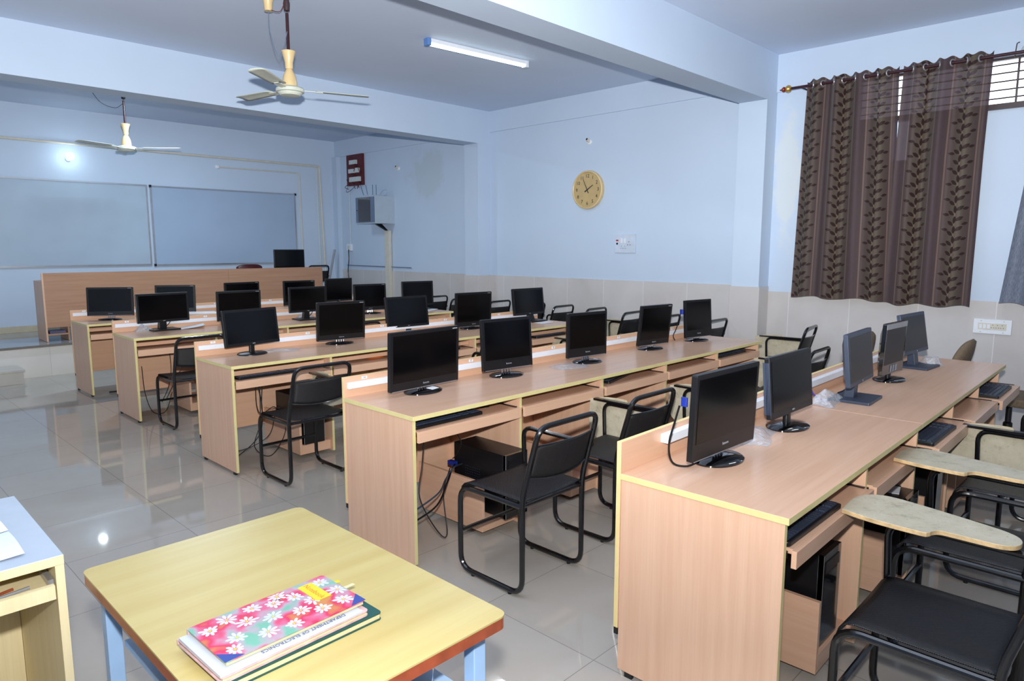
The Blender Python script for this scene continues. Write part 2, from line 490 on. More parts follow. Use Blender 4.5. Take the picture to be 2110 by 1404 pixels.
# tiled dado
ZW, ZWW = 1.125, 1.074
struct(MB().box((XW-.012, YN, 0), (XW, Y1, ZWW)), 'trim_1', 'wainscot', .002)
struct(MB().box((XK-.012, Y1F, 0), (XK, Y2, ZW)), 'trim_2', 'wainscot', .002)
struct(MB().box((XK-.012, Y2F, 0), (XK, 11.12, ZW)), 'trim_3', 'wainscot', .002)
struct(MB().box((XC-.012, Y1-.012, 0), (XC, Y1F+.012, ZW)).box((XC, Y1-.012, 0), (XW-.012, Y1, ZW)), 'trim_4', 'wainscot', .002)
struct(MB().box((XC-.012, Y2-.012, 0), (XC, Y2F+.012, ZW)).box((XC, Y2-.012, 0), (XK-.012, Y2, ZW)), 'trim_5', 'wainscot', .002)
# raised platform with a low step
struct(MB().box((XL, 9.62, 0), (6.99, YB, .375), 1, {'+z': 0}).box((XL, 9.60, .35), (6.99, 9.62, .378), 0, {'-y': 0}), 'floor_platform', ['stage', 'stage_front'])
struct(MB().box((XL, 9.24, 0), (1.655, 9.6, .155), 0).box((XL, 9.225, .14), (1.67, 9.6, .165), 0), 'floor_step', 'step', .003)
struct(MB().box((XL, 11.255, .375), (6.93, YB, .46)), 'baseboard_back', plain('cream_skirting', (186, 178, 158), .4), .002)

# ------------------------------------------------------------------ desks
TXT_FRONT = Matrix(((1,0,0,0),(0,0,-1,0),(0,1,0,0),(0,0,0,1)))   # text plane facing -y
T = .75
ROWLAB = {1: 'first row nearest the camera, at the right', 2: 'second row from the camera', 3: 'third row from the camera', 4: 'fourth row from the camera', 5: 'fifth row, closest to the platform'}
DESK = {
 1: dict(x0=1.925, y=.748, rot=.010, xs=[2.70, 3.41, 4.11, 4.77, 5.42], x1=5.56),
 2: dict(x0=1.912, y=2.487, rot=-.005, xs=[2.655, 3.385, 4.11, 4.835, 5.53], x1=5.56),
 3: dict(x0=1.918, y=4.423, rot=-.003, xs=[2.675, 3.395, 4.12, 4.84, 5.53], x1=5.56),
 4: dict(x0=1.945, y=6.392, rot=-.012, xs=[2.66, 3.375, 4.09, 4.80, 5.50], x1=5.53),
 5: dict(x0=1.975, y=7.880, rot=.000, xs=[2.68, 3.39, 4.10, 4.80, 5.50], x1=5.53),
}
D = .585
FRAME = {}
def desk(n, xa, xb, x0, xs, first, last, label):
    """desk unit from local xa to xb; xs = right faces of the dividers"""
    d = DESK[n]
    t = thing('computer_desk', (d['x0'], d['y'], 0), d['rot'], label, 'desk', None)
    L = xb-xa
    # worktop
    MB().box((xa, 0, T-.022), (xb, D, T), 0, {'-y': 1, '-x': 1 if first else 0, '+x': 1 if last else 0}).obj('worktop', ['wood_x', 'edge'], t, bevel=.0015)
    # back panel standing above the worktop
    bp = MB().box((xa, D, .176), (xb, D+.018, .862 if n == 1 else .857), 0, {'+z': 1, '-x': 1 if first else 0, '+x': 1}).obj('back_panel', ['wood_x', 'edge_u'], t, bevel=.001)
    ra = .255 if n == 1 and first else (xa+.02 if first else xa)
    rz, rd = (.008, .032) if n == 1 else (-.006, .016)
    MB().box((ra, D-rd, .800+rz), (xb-.02, D, .834+rz)).obj('cable_raceway', 'raceway', t, bevel=.002)
    # upright panels
    if first:
        MB().box((xa+.004, .012, .02), (xa+.022, D-.001, T-.022), 0, {'-y': 1}).obj('side_panel', ['wood_z', 'edge'], t)
        for yy in (.04, D-.06): MB().box((xa+.005, yy, 0), (xa+.021, yy+.03, .02)).obj('foot', 'rubber', t)
        MB().box((xa+.002, D+.001, .15), (xa+.018, D+.017, .176)).obj('panel_end_cap', 'rubber', t)
    low = n >= 3
    tz = .645 if n != 2 else .673
    prev = xa+.022 if first else xa+.002
    for k, xr in enumerate(xs):
        xr = xr - x0
        if n == 1 and not first and False: pass
        MB().box((xr-.018, .014, .02), (xr, D-.001, T-.022), 0, {'-y': 1}).obj('divider' if not (last and k == len(xs)-1) else 'side_panel', ['wood_z', 'edge'], t)
        a, b = prev+.004, xr-.022
        yo = TRAY.get((n, BAY[0]), -.006 if n != 1 else -.012)
        tr = MB().box((a+.012, yo+.016, tz-.016), (b-.012, yo+.40, tz)).box((a, yo, tz-.054), (b, yo+.016, tz), 0).obj('keyboard_tray', ['wood_x'], t, bevel=.001)
        MB().box((b-.018, yo+.03, tz), (b-.004, yo+.40, tz+.004)).obj('slide_rail', 'black', tr)
        MB().box((a+.002, yo+.03, tz-.03), (a+.010, .5, tz-.008)).obj('slide_rail', 'black', tr)
        if low: MB().box((a-.003, .10, .666), (b+.003, .118, .696), 0).obj('cross_rail', ['wood_x'], t)
        # low processor box beside the divider
        hw = xr-.018-(.30 if n == 1 and k == 0 else .232)
        MB().box((hw-.018, .045, .03), (hw, D-.002, .30), 0, {'+z': 0}).box((hw, .055, .085), (xr-.019, D-.002, .10)).box((hw, .045, .03), (xr-.019, .063, .098), 1).obj('processor_shelf', ['wood_y', 'wood_x'], t, bevel=.001)
        prev = xr; BAY[0] += 1
    return t
TRAY = {(1, 1): -.018, (1, 2): -.02, (1, 3): -.07, (1, 4): -.085, (1, 5): -.105}
BAY = [1]
for n, d in DESK.items():
    BAY[0] = 1
    x0 = d['x0']
    if n == 1:
        desk(1, 0, 1.493, x0, d['xs'][:2], True, False, 'beech desk unit nearest the camera, at the left end of the front row')
        desk(1, 1.495, d['x1']-x0, x0, d['xs'][2:], False, True, 'beech desk unit joined behind the nearest one, with three pulled-out keyboard trays')
    else:
        desk(n, 0, d['x1']-x0, x0, d['xs'], True, True, 'long beech computer desk with yellow edging, ' + ROWLAB[n])
def on_row(n, x, y, z):
    """world point for something at world x and distance y behind the desk front"""
    d = DESK[n]; return V((x, d['y'] + y + (x-d['x0'])*d['rot'], z))

# number tags on the raised back panels
def num_tags():
    for n, base in ((5, 1), (4, 6), (3, 11), (2, 16)):
        for k in range(5):
            x = DESK[n]['x0']+.13 + k*(.765 if n == 2 else .725)
            if k and n != 2: x = ([DESK[n]['x0']]+DESK[n]['xs'])[k] + .13
            p = on_row(n, x, D-.0005, .8420)
            m = MB().box((-.017, -.001, -.0075), (.017, .0, .0075), 0)
            m.text(str(base+k), .0165, Matrix.Translation((0, -.0012, 0)) @ TXT_FRONT, 1)
            o = m.obj('number_tag', ['paper', 'ink'], None, loc=p)
            tag(o, 'small white sticker numbered %d on the desk back panel' % (base+k), 'sticker', 'seat number stickers')
num_tags()

# ------------------------------------------------------------------ monitors
def monitor(kind, n, num, base, scr, yaw, w, z0, H, tilt, extra=''):
    yaw = R(yaw); bx, by = base
    t = thing('monitor', (bx, by, T), yaw, None, 'monitor', 'monitors on the desk rows')
    c, s = cos(-yaw), sin(-yaw)
    dx, dy = scr[0]-bx, scr[1]-by
    lx, ly = dx*c-dy*s, dx*s+dy*c
    zb = z0-T
    tm = Matrix.Translation((lx, ly, zb)) @ Matrix.Rotation(-R(tilt), 4, 'X')
    body = {'w': 'black', 'c': 'black', 'd': 'black', 'g': 'greyp', 's': 'gloss', 'r': 'black', 'b': 'black'}[kind]
    th = .035 if kind in 'w' else .05
    bz = .02 if kind in 'wdgs' else .018
    chin = {'w': .045, 'c': .062, 'd': .022, 'g': .022, 's': .06, 'r': .022, 'b': .03}[kind]
    m = MB().rbox((-w/2, 0, 0), (w/2, .022, H), .006, 0, tm, 2, 'y')
    # tapered rear shell
    a = [(-w/2+.01, .022, .01), (w/2-.01, .022, .01), (w/2-.01, .022, H-.01), (-w/2+.01, .022, H-.01)]
    b2 = [(-w*.32, th, H*.2), (w*.32, th, H*.2), (w*.32, th, H*.78), (-w*.32, th, H*.78)]
    m.prism(a, b2, 0, tm)
    if kind == 's': m.box((-w/2+.004, -.002, H-.034), (w/2-.004, 0, H-.004), 1, tf=tm)
    if kind == 'b': m.box((-w/2, .0, .02), (-w/2+.004, .03, H-.02), 1, tf=tm)
    if kind in 'wc': m.box((-w/2+.012, -.0012, .0), (w/2-.012, 0, .003), 1, tf=tm)
    hs = m.obj('housing', [body, 'silver' if kind != 'b' else 'greyp'], t, bevel=.002)
    sm = MB().box((-w/2+bz, -.0016, chin), (w/2-bz, .001, H-(.036 if kind == 's' else bz)), 0, tf=tm)
    sm.obj('display', 'screen_l' if kind in 'gs' else 'screen', hs)
    tx = MB(); M4 = tm @ Matrix.Translation((0, -.0022, chin*.52)) @ TXT_FRONT
    if kind in 'wc': tx.text('lenovo', .016, M4, 0)
    elif kind == 'g': tx.lathe([(.006, 0), (.006, .001)], 0, 12, M4)
    else: tx.box((-.011, -.0025, chin*.4), (.011, -.0018, chin*.6), 0, tf=tm)
    if kind == 'w': tx.box((w/2-.05, -.0022, H-.014), (w/2-.014, -.0014, H-.010), 0, tf=tm)
    if kind == 's':
        for q in range(3): tx.box((-.05+q*.04, -.0024, .012), (-.022+q*.04, -.0016, .05), 0, tf=tm)
    tx.obj('maker_mark', 'greyink', hs)
    # stand
    if kind in 'wcsrb':
        e = MB()
        seg = 32; rx, ry = (.118, .085) if kind in 'wcsb' else (.11, .095)
        prof = [(1, 0), (1, .006), (.9, .012), (.3, .020 if kind != 'r' else .016)]
        for (q, z) in prof: e.v += [(rx*q*cos(2*pi*k/seg), ry*q*sin(2*pi*k/seg), z) for k in range(seg)]
        for i in range(3):
            for k in range(seg): e.f.append((i*seg+k, i*seg+(k+1) % seg, (i+1)*seg+(k+1) % seg, (i+1)*seg+k)); e.m.append(0)
        e.f += [tuple(range(seg))[::-1], tuple(3*seg+k for k in range(seg))]; e.m += [0, 0]
        e.obj('stand_base', 'gloss' if kind != 'r' else 'black', t, smooth=True)
        nk = MB()
        if kind in 'wc':
            for k in range(4): nk.tube([(lx-.03+k*.02, ly*.4+.012, .014), (lx-.03+k*.02, ly+.03, zb+.03)], .006, 0, 8)
            nk.obj('stand_neck', 'chrome', t, smooth=True)
        else:
            nk.rbox((lx*.5-.02, ly*.3, .012), (lx*.5+.02, ly*.3+.024, zb+.07), .008, 0, None, 3).obj('stand_neck', 'black', t, smooth=True)
    else:
        MB().rbox((-.125, -.10, 0), (.125, .10, .014), .008, 0).obj('stand_base', body, t, bevel=.002)
        q = MB(); q.prism([(-.035, .0, .012), (.035, .0, .012), (.035, .05, .012), (-.035, .05, .012)],
                          [(lx-.03, ly+.022, zb+.10), (lx+.03, ly+.022, zb+.10), (lx+.03, ly+.05, zb+.10), (lx-.03, ly+.05, zb+.10)])
        q.obj('stand_neck', body, t, bevel=.003)
        MB().tube(sway([(lx+.05, ly+.045, zb+.05), (lx+.075, ly+.05, zb+.0), (lx+.06, .07, .03), (lx+.02, .09, .018)]), .0035, 0, 6).obj('signal_cable', 'black', t, smooth=True)
    return t
MON = [
 (1, 21, 'c', (2.304,1.168),(2.300,1.143),-2,.444,.789,.309,-2, 'widescreen monitor on oval base, nearest the camera on the front desk'),
 (1, 22, 'b', (2.952,1.177),(2.948,1.155),-1,.424,.818,.261,5, 'thick black monitor on oval base, second from the camera on the front desk'),
 (1, 23, 'g', (3.734,1.150),(3.735,1.120),3,.429,.842,.265,6, 'blue-grey framed monitor on square base, third from the camera on the front desk'),
 (1, 24, 's', (4.429,1.184),(4.425,1.169),-3,.340,.794,.301,-2, 'glossy dark monitor with silver top strip and stickers under the screen on the front desk'),
 (1, 25, 'g', (5.047,1.190),(5.037,1.193),-4,.435,.845,.260,10, 'tilted-back blue-grey monitor on square base, farthest on the front desk'),
 (2, 16, 'w', (2.304,2.903),(2.300,2.875),3,.487,.783,.312,-2, 'large black monitor beside sticker 16 with a white note on its oval base'),
 (2, 17, 'c', (2.959,2.912),(2.953,2.885),-6,.385,.797,.307,4, 'squarish black monitor with deep lower bezel beside sticker 17'),
 (2, 18, 'c', (3.697,2.861),(3.681,2.849),-7,.368,.793,.300,0, 'black monitor with a plastic bag in front of its base, beside sticker 18'),
 (2, 19, 'w', (4.519,2.890),(4.516,2.861),-7,.356,.786,.307,-6, 'black monitor turned aside, beyond sticker 19 on the second desk row'),
 (2, 20, 'c', (5.203,2.878),(5.197,2.852),-10,.331,.783,.311,4, 'black monitor with cable at its left side, last on the second desk row'),
 (3, 11, 'r', (2.266,4.850),(2.268,4.821),9,.448,.822,.263,7, 'wide black monitor on round matte base beside sticker 11'),
 (3, 12, 'w', (3.013,4.870),(3.012,4.839),-8,.412,.786,.308,-4, 'black monitor on oval base, second from left on the third desk row'),
 (3, 13, 'd', (3.813,5.001),(3.801,4.979),-3,.452,.814,.275,7, 'black monitor with square stand beyond sticker 13, middle of the third desk row'),
 (3, 14, 'w', (4.460,4.873),(4.465,4.835),-6,.423,.775,.325,-2, 'black monitor on chrome neck, fourth along the third desk row'),
 (3, 15, 'd', (5.361,4.884),(5.324,4.892),-3,.447,.824,.277,7, 'black monitor beside a white paper sheet at the right end of the third desk row'),
 (4, 6, 'd', (2.356,6.877),(2.359,6.846),3,.474,.830,.270,1, 'wide black monitor on square base beside sticker 6, paper behind it'),
 (4, 7, 'w', (3.083,6.839),(3.071,6.813),-6,.438,.793,.298,-2, 'black monitor second from left on the fourth desk row'),
 (4, 8, 'd', (3.785,6.759),(3.789,6.726),-3,.428,.837,.267,0, 'black monitor on square base, middle of the fourth desk row'),
 (4, 9, 'w', (4.670,6.829),(4.646,6.812),-11,.404,.791,.308,2, 'black monitor on oval base, fourth along the fourth desk row'),
 (4, 10, 'd', (5.388,6.819),(5.353,6.812),-13,.426,.805,.302,3, 'black monitor at the right end of the fourth desk row'),
 (5, 1, 'w', (2.296,8.261),(2.296,8.231),-33,.455,.797,.304,5, 'black monitor at the left end of the fifth desk row'),
 (5, 2, 'w', (2.966,8.255),(2.965,8.224),-33,.425,.791,.307,5, 'black monitor second from left on the fifth desk row, white keyboard beside it'),
 (5, 3, 'w', (3.664,8.043),(3.661,8.016),5,.441,.814,.299,-1, 'black monitor in the middle of the fifth desk row'),
 (5, 4, 'w', (4.402,8.033),(4.397,8.004),-5,.416,.799,.308,0, 'black monitor fourth along the fifth desk row, in front of the counter end'),
 (5, 5, 'r', (5.074,8.192),(5.069,8.166),2,.420,.802,.306,-1, 'greyish black monitor at the right end of the fifth desk row'),
]
for (n, num, kind, b, s, yaw, w, z0, H, tilt, lab) in MON:
    t = monitor(kind, n, num, b, s, yaw, w, z0, H, tilt)
    t['label'] = lab

# ------------------------------------------------------------------ keyboards, mice, towers
def keyboard(loc, rz, label, mat='black', L=.44, W=.15, name='keyboard'):
    t = thing(name, loc, rz, label, 'keyboard', 'keyboards on the trays')
    MB().rbox((-L/2, -W/2, 0), (L/2, W/2, .016), .012, 0, None, 3).obj('case', mat, t, bevel=.003)
    k = MB().box((-L/2+.012, -W/2+.012, .0155), (L/2-.012, W/2-.012, .0168))
    for r in range(6):
        y = -W/2+.014+r*.0215
        c = 0
        while c < 22:
            wd = 1
            if r == 0 and c == 4: wd = 6
            if not (c in (15, 18)):
                x = -L/2+.014+c*.0188
                k.box((x, y, .015), (x+.0188*wd-.003, y+.018, .0215))
            c += wd
    k.obj('keys', 'greyp' if mat == 'black' and name == 'keyboard' else mat, t)
    return t
def mouse(loc, rz, label):
    m = MB()
    def fn(u, v):
        a = u*2*pi; r = v
        return V((.031*r*cos(a), .055*r*sin(a), .034*math.sqrt(max(0, 1-(r*.98)**2.2))))
    m.grid(20, 8, fn); o = m.obj('computer_mouse', 'gloss', None, smooth=True, loc=loc); o.rotation_euler = (0,0,rz)
    return tag(o, label, 'mouse', 'mice on the trays')
def tray_pt(n, bay, x, y):
    d = DESK[n]; xs = [d['x0']]+d['xs']; tz = .645 if n != 2 else .673
    yo = TRAY.get((n, bay), -.006 if n != 1 else -.012)
    return on_row(n, xs[bay-1]+x, yo+.016+y, tz)
KB = [(1, 1, .26, 'black keyboard with raised key rows on the tray nearest the camera'),
      (1, 3, .26, 'black keyboard on the pulled-out tray in the middle of the front desk'),
      (1, 5, .27, 'black keyboard with a mouse on its rear edge, farthest tray of the front desk'),
      (2, 1, .26, 'black keyboard on the tray below the monitor by sticker 16'),
      (2, 3, .30, 'black keyboard askew in the third tray of the second desk row'),
      (2, 5, .30, 'black keyboard in the last tray of the second desk row'),
      (3, 1, .28, 'black keyboard on the tray below the monitor by sticker 11'),
      (3, 3, .34, 'black keyboard in the middle tray of the third desk row'),
      (3, 5, .32, 'black keyboard in the last tray of the third desk row'),
      (4, 3, .34, 'black keyboard in the middle tray of the fourth desk row'),
      (4, 5, .33, 'black keyboard in the last tray of the fourth desk row')]
for n, b, x, lab in KB:
    keyboard(tray_pt(n, b, x, (.10 if n > 1 else .085) if (n, b) != (2, 3) else .16), 0 if (n, b) != (2, 3) else .25, lab)
for n, b, x, y, rz, lab in ((1, 1, .585, .13, -.3, 'black mouse beside the keyboard on the tray nearest the camera'),
                            (1, 3, .50, .24, 1.2, 'black mouse behind the keyboard on the middle tray of the front desk'),
                            (2, 1, .60, .16, -.2, 'glossy black mouse right of the keyboard below sticker 16 monitor'),
                            (2, 3, .60, .22, .1, 'black mouse in the third tray of the second desk row'),
                            (3, 1, .62, .14, .2, 'black mouse at the right of the first tray on the third desk row')):
    mouse(tray_pt(n, b, x, y), rz, lab)
o = MB().tube(sway([tray_pt(1,5,.12,.20)+V((0,0,.03)), tray_pt(1,5,.22,.22)+V((0,0,.045)), tray_pt(1,5,.38,.20)+V((0,0,.04)), tray_pt(1,5,.50,.16)+V((0,0,.03))]), .012, 0, 8).obj('cable_bundle', 'black', None, smooth=True)
tag(o, 'thick black cable bundle lying across the farthest keyboard of the front desk', 'cable')
keyboard((3.30, 8.22, T+.001), -.5, 'white keyboard lying on the desk top between monitors of the fifth row', 'white', .40, .14, 'white_keyboard')

def tower(loc, label, rz=0, w=.17, d=.40, h=.345, vents=True):
    t = thing('computer_tower', loc, rz, label, 'computer', 'desktop computer towers')
    MB().box((-w/2, .01, 0), (w/2, d, h)).obj('case', 'black', t, bevel=.004)
    f = MB().box((-w/2, -.006, 0), (w/2, .012, h), 0)
    f.box((-w/2, -.0065, 0), (-w/2+.004, .0125, h), 1).box((w/2-.004, -.0065, 0), (w/2, .0125, h), 1)
    f.obj('front_panel', ['gloss', 'silver'], t)
    b = MB().box((-w/2+.02, -.009, h-.07), (w/2-.02, -.005, h-.03), 0).obj('disc_drive', 'black', t)
    if vents:
        v = MB()
        for i in range(9):
            for j in range(10): v.box((-w/2-.0008, .19+i*.014, .10+j*.014), (-w/2, .194+i*.014, .104+j*.014))
        v.obj('side_vent', 'greyp', t)
    return t
tower((2.50, .815, .105), 'black tower with silver-edged front in the shelf box nearest the camera')
tower((3.31, .76, .105), 'black tower with loose paper and cable on top, second bay of the front desk')
tower((4.02, .80, .105), 'black tower in the third bay of the front desk under the pulled-out tray')
tower((2.55, 2.44, .105), 'black tower with perforated side behind the nearest tubular chair, second desk row')
tower((2.52, 4.46, .105), 'black tower behind the tubular chair of the third desk row')
o = MB().box((0, 0, 0), (.11, .09, .002)).obj('paper_slip', 'paper', None, loc=(3.27, .80, .4515)); o.rotation_euler = (0,0,.2)
tag(o, 'small paper slip on top of the tower in the second bay of the front desk', 'paper')
o = MB().tube(sway([(3.25,.98,.458),(3.30,.93,.475),(3.28,.90,.46),(3.34,.86,.468),(3.37,.82,.458)]), .003, 0, 6).obj('loose_cable', 'black', None, smooth=True)
tag(o, 'thin black cable coiled on top of the tower in the second front-desk bay', 'cable')

# ------------------------------------------------------------------ tubular chairs
def chair_parts():
    t = thing('tubular_chair')
    r = .0125; w = .205
    zs = .44
    prof_top = V((0, -.285, .785))
    fr = MB()
    # one continuous tube: left floor loop, up the back, over the arch, down and round the right floor loop
    def side(x):
        return [(x, -.195, zs-.02), (x, .205, zs-.02), (x, .205, .018), (x, -.195, .018), (x, -.195, zs)]
    left = side(-w); right = side(w)
    arch = [(-w, -.195, .018+.2), (-w, -.195, zs+.02), (-w+.006, -.285, .785), (w-.006, -.285, .785), (w, -.195, zs+.02), (w, -.195, .018+.2)]
    for s_ in (left, right):
        fr.tube(rnd(s_[:5], .075, 6), r, 0, 10)
    fr.tube(rnd(arch, .06, 6), r, 0, 10)
    fr.tube([(-w, -.19, zs-.02), (w, -.19, zs-.02)], r*.8, 0, 8)
    frame = fr.obj('frame', 'tube', t, smooth=True)
    # seat: pressed perforated plate with a rolled front edge
    st = MB(); n = 10
    def fn(u, v):
        x = -w+.004 + (2*w-.008)*u; y = -.19 + .43*v; z = zs+.004
        if v > .8:
            q = (v-.8)/.2; a = q*pi/2; y = .154+.045*sin(a)*1.15; z = zs+.004-.05*(1-cos(a))
        z -= .012*(1-(2*u-1)**2)*(1-v*.6)
        return V((x, y, z))
    st.grid(9, 16, fn)
    so = st.obj('seat', 'perf_seat', t, smooth=True); sm = so.modifiers.new('thickness', 'SOLIDIFY'); sm.thickness = .004
    # curved perforated backrest
    bk = MB()
    def fb(u, v):
        x = -w+.010+(2*w-.020)*u; q = .55 + .2*v  # along the slope
        z = .555+.145*v; k = (z-(zs+.02))/(.785-zs-.02)
        y = -.195-.09*k - .028*(1-(2*u-1)**2); z += -.02*(1-(2*u-1)**2)*(1-v)
        return V((x, y, z))
    bk.grid(14, 8, fb)
    bo = bk.obj('backrest', 'perf_back', t, smooth=True); sm = bo.modifiers.new('thickness', 'SOLIDIFY'); sm.thickness = .003
    rim = MB()
    for v in (0, 1): rim.tube([fb(k/13, v) for k in range(14)], .0045, 0, 6)
    rim.obj('backrest_rim', 'tube', bo, smooth=True)
    MB().tube([(-w, .205, .20), (w, .205, .20)], .010, 0, 8).obj('stretcher', 'tube', t, smooth=True)
    for x in (-w, w):
        for y in (.12, -.12): MB().lathe([(.009, 0), (.010, .004), (.009, .012)], 0, 10, Matrix.Translation((x, y, 0))).obj('rubber_foot', 'rubber', t, smooth=True)
    return t
TAB = [(.112,.30),(.13,.312),(.25,.318),(.31,.30),(.345,.26),(.352,.21),(.332,.10),(.285,-.08),(.262,-.135),(.235,-.160),(.20,-.168),(.165,-.158),(.145,-.13),(.140,-.09),(.140,.0),(.138,.028),(.12,.045),(.098,.052),(.088,.075),(.092,.20)]
def closed_curve(pts, n=4):
    N = len(pts); out = []
    for i in range(N):
        a, b, c, d = [V((*pts[(i+k) % N], 0)) for k in (-1, 0, 1, 2)]
        for k in range(n):
            q = k/n; p = .5*((2*b)+(c-a)*q+(2*a-5*b+4*c-d)*q*q+(3*b-a-3*c+d)*q**3); out.append((p.x, p.y))
    return out
TAB = closed_curve(TAB)
def add_arm(t, tablet=None):
    w = .205
    MB().tube(rnd([(w+.012, .185, .42), (w+.012, .195, .625), (w+.012, -.245, .622)], .06, 6), .0115, 0, 10).obj('armrest', 'tube', t, smooth=True)
    if tablet:
        m = MB().poly(TAB[::-1] if False else TAB, 0, .015, 0, 1)
        if tablet == 'open':
            o = m.obj('writing_tablet', ['tablet', 'ply'], t, bevel=.002, loc=(0, 0, .648))
            br = MB().box((w-.07, .12, .636), (w+.06, .145, .648)).box((w-.03, -.10, .636), (w+.03, -.075, .648)).obj('hinge_bar', 'tube', t)
        else:
            o = m.obj('writing_tablet', ['tablet', 'ply'], t, bevel=.002, loc=(w+.030, 0, .745)); o.rotation_euler = (0, R(90), 0)
            br = MB().box((w-.005, -.20, .634), (w+.03, .26, .646)).obj('hinge_bar', 'tube', t)
    return t
c_plain = chair_parts(); add_arm(c_plain)
c_open = copy_tree(c_plain); add_arm(c_open, 'open')
c_fold = copy_tree(c_plain); add_arm(c_fold, 'fold')
for t_ in (c_open, c_fold):
    arms = [k for k in t_.children if k.name.startswith('armrest')]
    for a in arms[1:]: bpy.data.objects.remove(a)
used = {}
def place(kind, x, y, rz, label, z=0, group='tubular chairs'):
    src = {'p': c_plain, 'o': c_open, 'f': c_fold}[kind]
    if kind not in used: used[kind] = 1; o = src; o.location = (x, y, z); o.rotation_euler = (0,0,rz)
    else: o = copy_tree(src, (x, y, z), rz)
    return tag(o, label, 'chair', group)
CH = [
 ('p', 2.272, 2.135, 0, 'black tubular chair with bare arm loop, nearest the camera at the second desk row'),
 ('f', 2.995, 2.165, 0, 'black tubular chair with folded beige tablet, second at the second desk row'),
 ('f', 3.67, 2.03, 0, 'black tubular chair with folded beige tablet, third at the second desk row'),
 ('f', 5.13, 2.12, .04, 'black tubular chair at the far end of the second desk row'),
 ('f', 2.262, 4.14, 0, 'black tubular chair pushed to the first tray of the third desk row'),
 ('p', 3.80, 4.13, .1, 'black tubular chair at the middle of the third desk row'),
 ('f', 4.92, 4.12, 0, 'black tubular chair with folded tablet at the right part of the third desk row'),
 ('p', 2.285, 6.10, 0, 'black tubular chair at the left end of the fourth desk row'),
 ('p', 3.83, 6.03, 0, 'black tubular chair at the middle of the fourth desk row'),
 ('o', 2.235, .43, 0, 'black perforated chair with open beige tablet in the right foreground, nearest the camera'),
 ('o', 2.975, .475, 0, 'black chair with open beige tablet just behind the foreground one'),
 ('f', 3.80, .46, 0, 'black tubular chair with upright beige tablet at the right picture edge'),
 ('p', 4.42, .36, 0, 'black tubular chair at the right edge before the farthest front-desk tray'),
 ('p', 6.72, 8.36, 0, 'black tubular chair against the tiled wall, farthest of the aisle line'),
 ('p', 6.66, 7.74, 0, 'black tubular chair by the tiled wall, second farthest of the aisle line'),
 ('p', 6.73, 7.02, 0, 'black tubular chair by the tiled wall beside the far column'),
 ('p', 6.74, 6.38, 0, 'black tubular chair by the tiled wall behind the third row end monitor'),
 ('p', 6.74, 5.89, 0, 'black tubular chair by the tiled wall, just right of the third row end monitor'),
 ('p', 6.73, 5.36, 0, 'black tubular chair by the tiled wall below the clock'),
 ('f', 6.63, 4.77, .03, 'black tubular chair by the tiled wall, left of the monitor beyond sticker 19'),
 ('p', 6.58, 4.24, 0, 'black tubular chair by the tiled wall between the last two second-row monitors'),
 ('p', 6.54, 3.66, 0, 'black tubular chair tucked against the near column'),
 ('f', 6.52, 2.72, .12, 'black tubular chair with beige tablet hanging beside it, in the bay under the brown curtain'),
]
for a in CH: place(*a)
place('p', 5.99, 10.56, .1, 'black tubular chair standing on the platform beside the counter', .378).scale = (1, 1, 1.07)

# brown upholstered office chairs
def office():
    t = thing('office_chair')
    b = MB()
    def sh(u, v):
        a = 2*pi*u; rr = (abs(cos(a))**2.6+abs(sin(a))**2.6)**(-1/2.6)
        return a, rr
    prof = [(.6, -.03), (.92, -.022), (1, 0), (.92, .022), (.6, .03)]
    for mbx, (sx, sz, mode) in ((b, (.205, .20, 'back')),):
        seg = 28
        for (q, o) in prof:
            for k in range(seg):
                a, rr = sh(k/seg, 0); rr = min(rr, 1.18)
                x = sx*q*rr*cos(a); z = sz*q*rr*sin(a)
                mbx.v.append((x*(1-.12*max(z, 0)/sz), -.22-.12*(z/sz)*.4+o-.10*(1-(x/sx)**2)*.3, .655+z))
        for i in range(len(prof)-1):
            for k in range(seg): mbx.f.append((i*seg+k, i*seg+(k+1) % seg, (i+1)*seg+(k+1) % seg, (i+1)*seg+k)); mbx.m.append(0)
        mbx.f += [tuple(range(seg))[::-1], tuple((len(prof)-1)*seg+k for k in range(seg))]; mbx.m += [0, 0]
    b.obj('backrest', 'brownfab', t, smooth=True, sharp=80)
    s = MB().rbox((-.22, -.20, .40), (.22, .22, .46), .07, 0, None, 5).obj('seat', 'brownfab', t, bevel=.015)
    MB().tube(rnd([(0, -.02, .39), (0, -.29, .39), (0, -.27, .62)], .06), .016, 0, 8).obj('back_bracket', 'black', t, smooth=True)
    MB().lathe([(.03, .09), (.03, .24), (.02, .25), (.02, .40)], 0, 14).obj('gas_column', 'black', t, smooth=True)
    for k in range(5):
        a = 2*pi*k/5
        MB().tube([(0, 0, .10), (.26*cos(a), .26*sin(a), .075)], [.022, .014], 0, 8).obj('leg', 'black', t, smooth=True)
        MB().lathe([(.024, -.012), (.026, 0), (.024, .012)], 0, 12, Matrix.Translation((.26*cos(a), .26*sin(a), .027)) @ Matrix.Rotation(a, 4, 'Z') @ Matrix.Rotation(pi/2, 4, 'X')).obj('caster', 'rubber', t, smooth=True)
    return t
oc = office(); oc.location = (6.0, 1.36, 0); oc.rotation_euler = (0,0,R(-2))
tag(oc, 'brown upholstered office chair beyond the far end of the front desk', 'office chair', 'brown office chairs')
copy_tree(oc, (6.02, 2.06, 0), R(-10), 'brown upholstered chair with only its rounded top showing above the blue-grey monitor')
copy_tree(oc, (6.12, .82, 0), R(-8), 'brown upholstered office chair cut by the right picture edge')

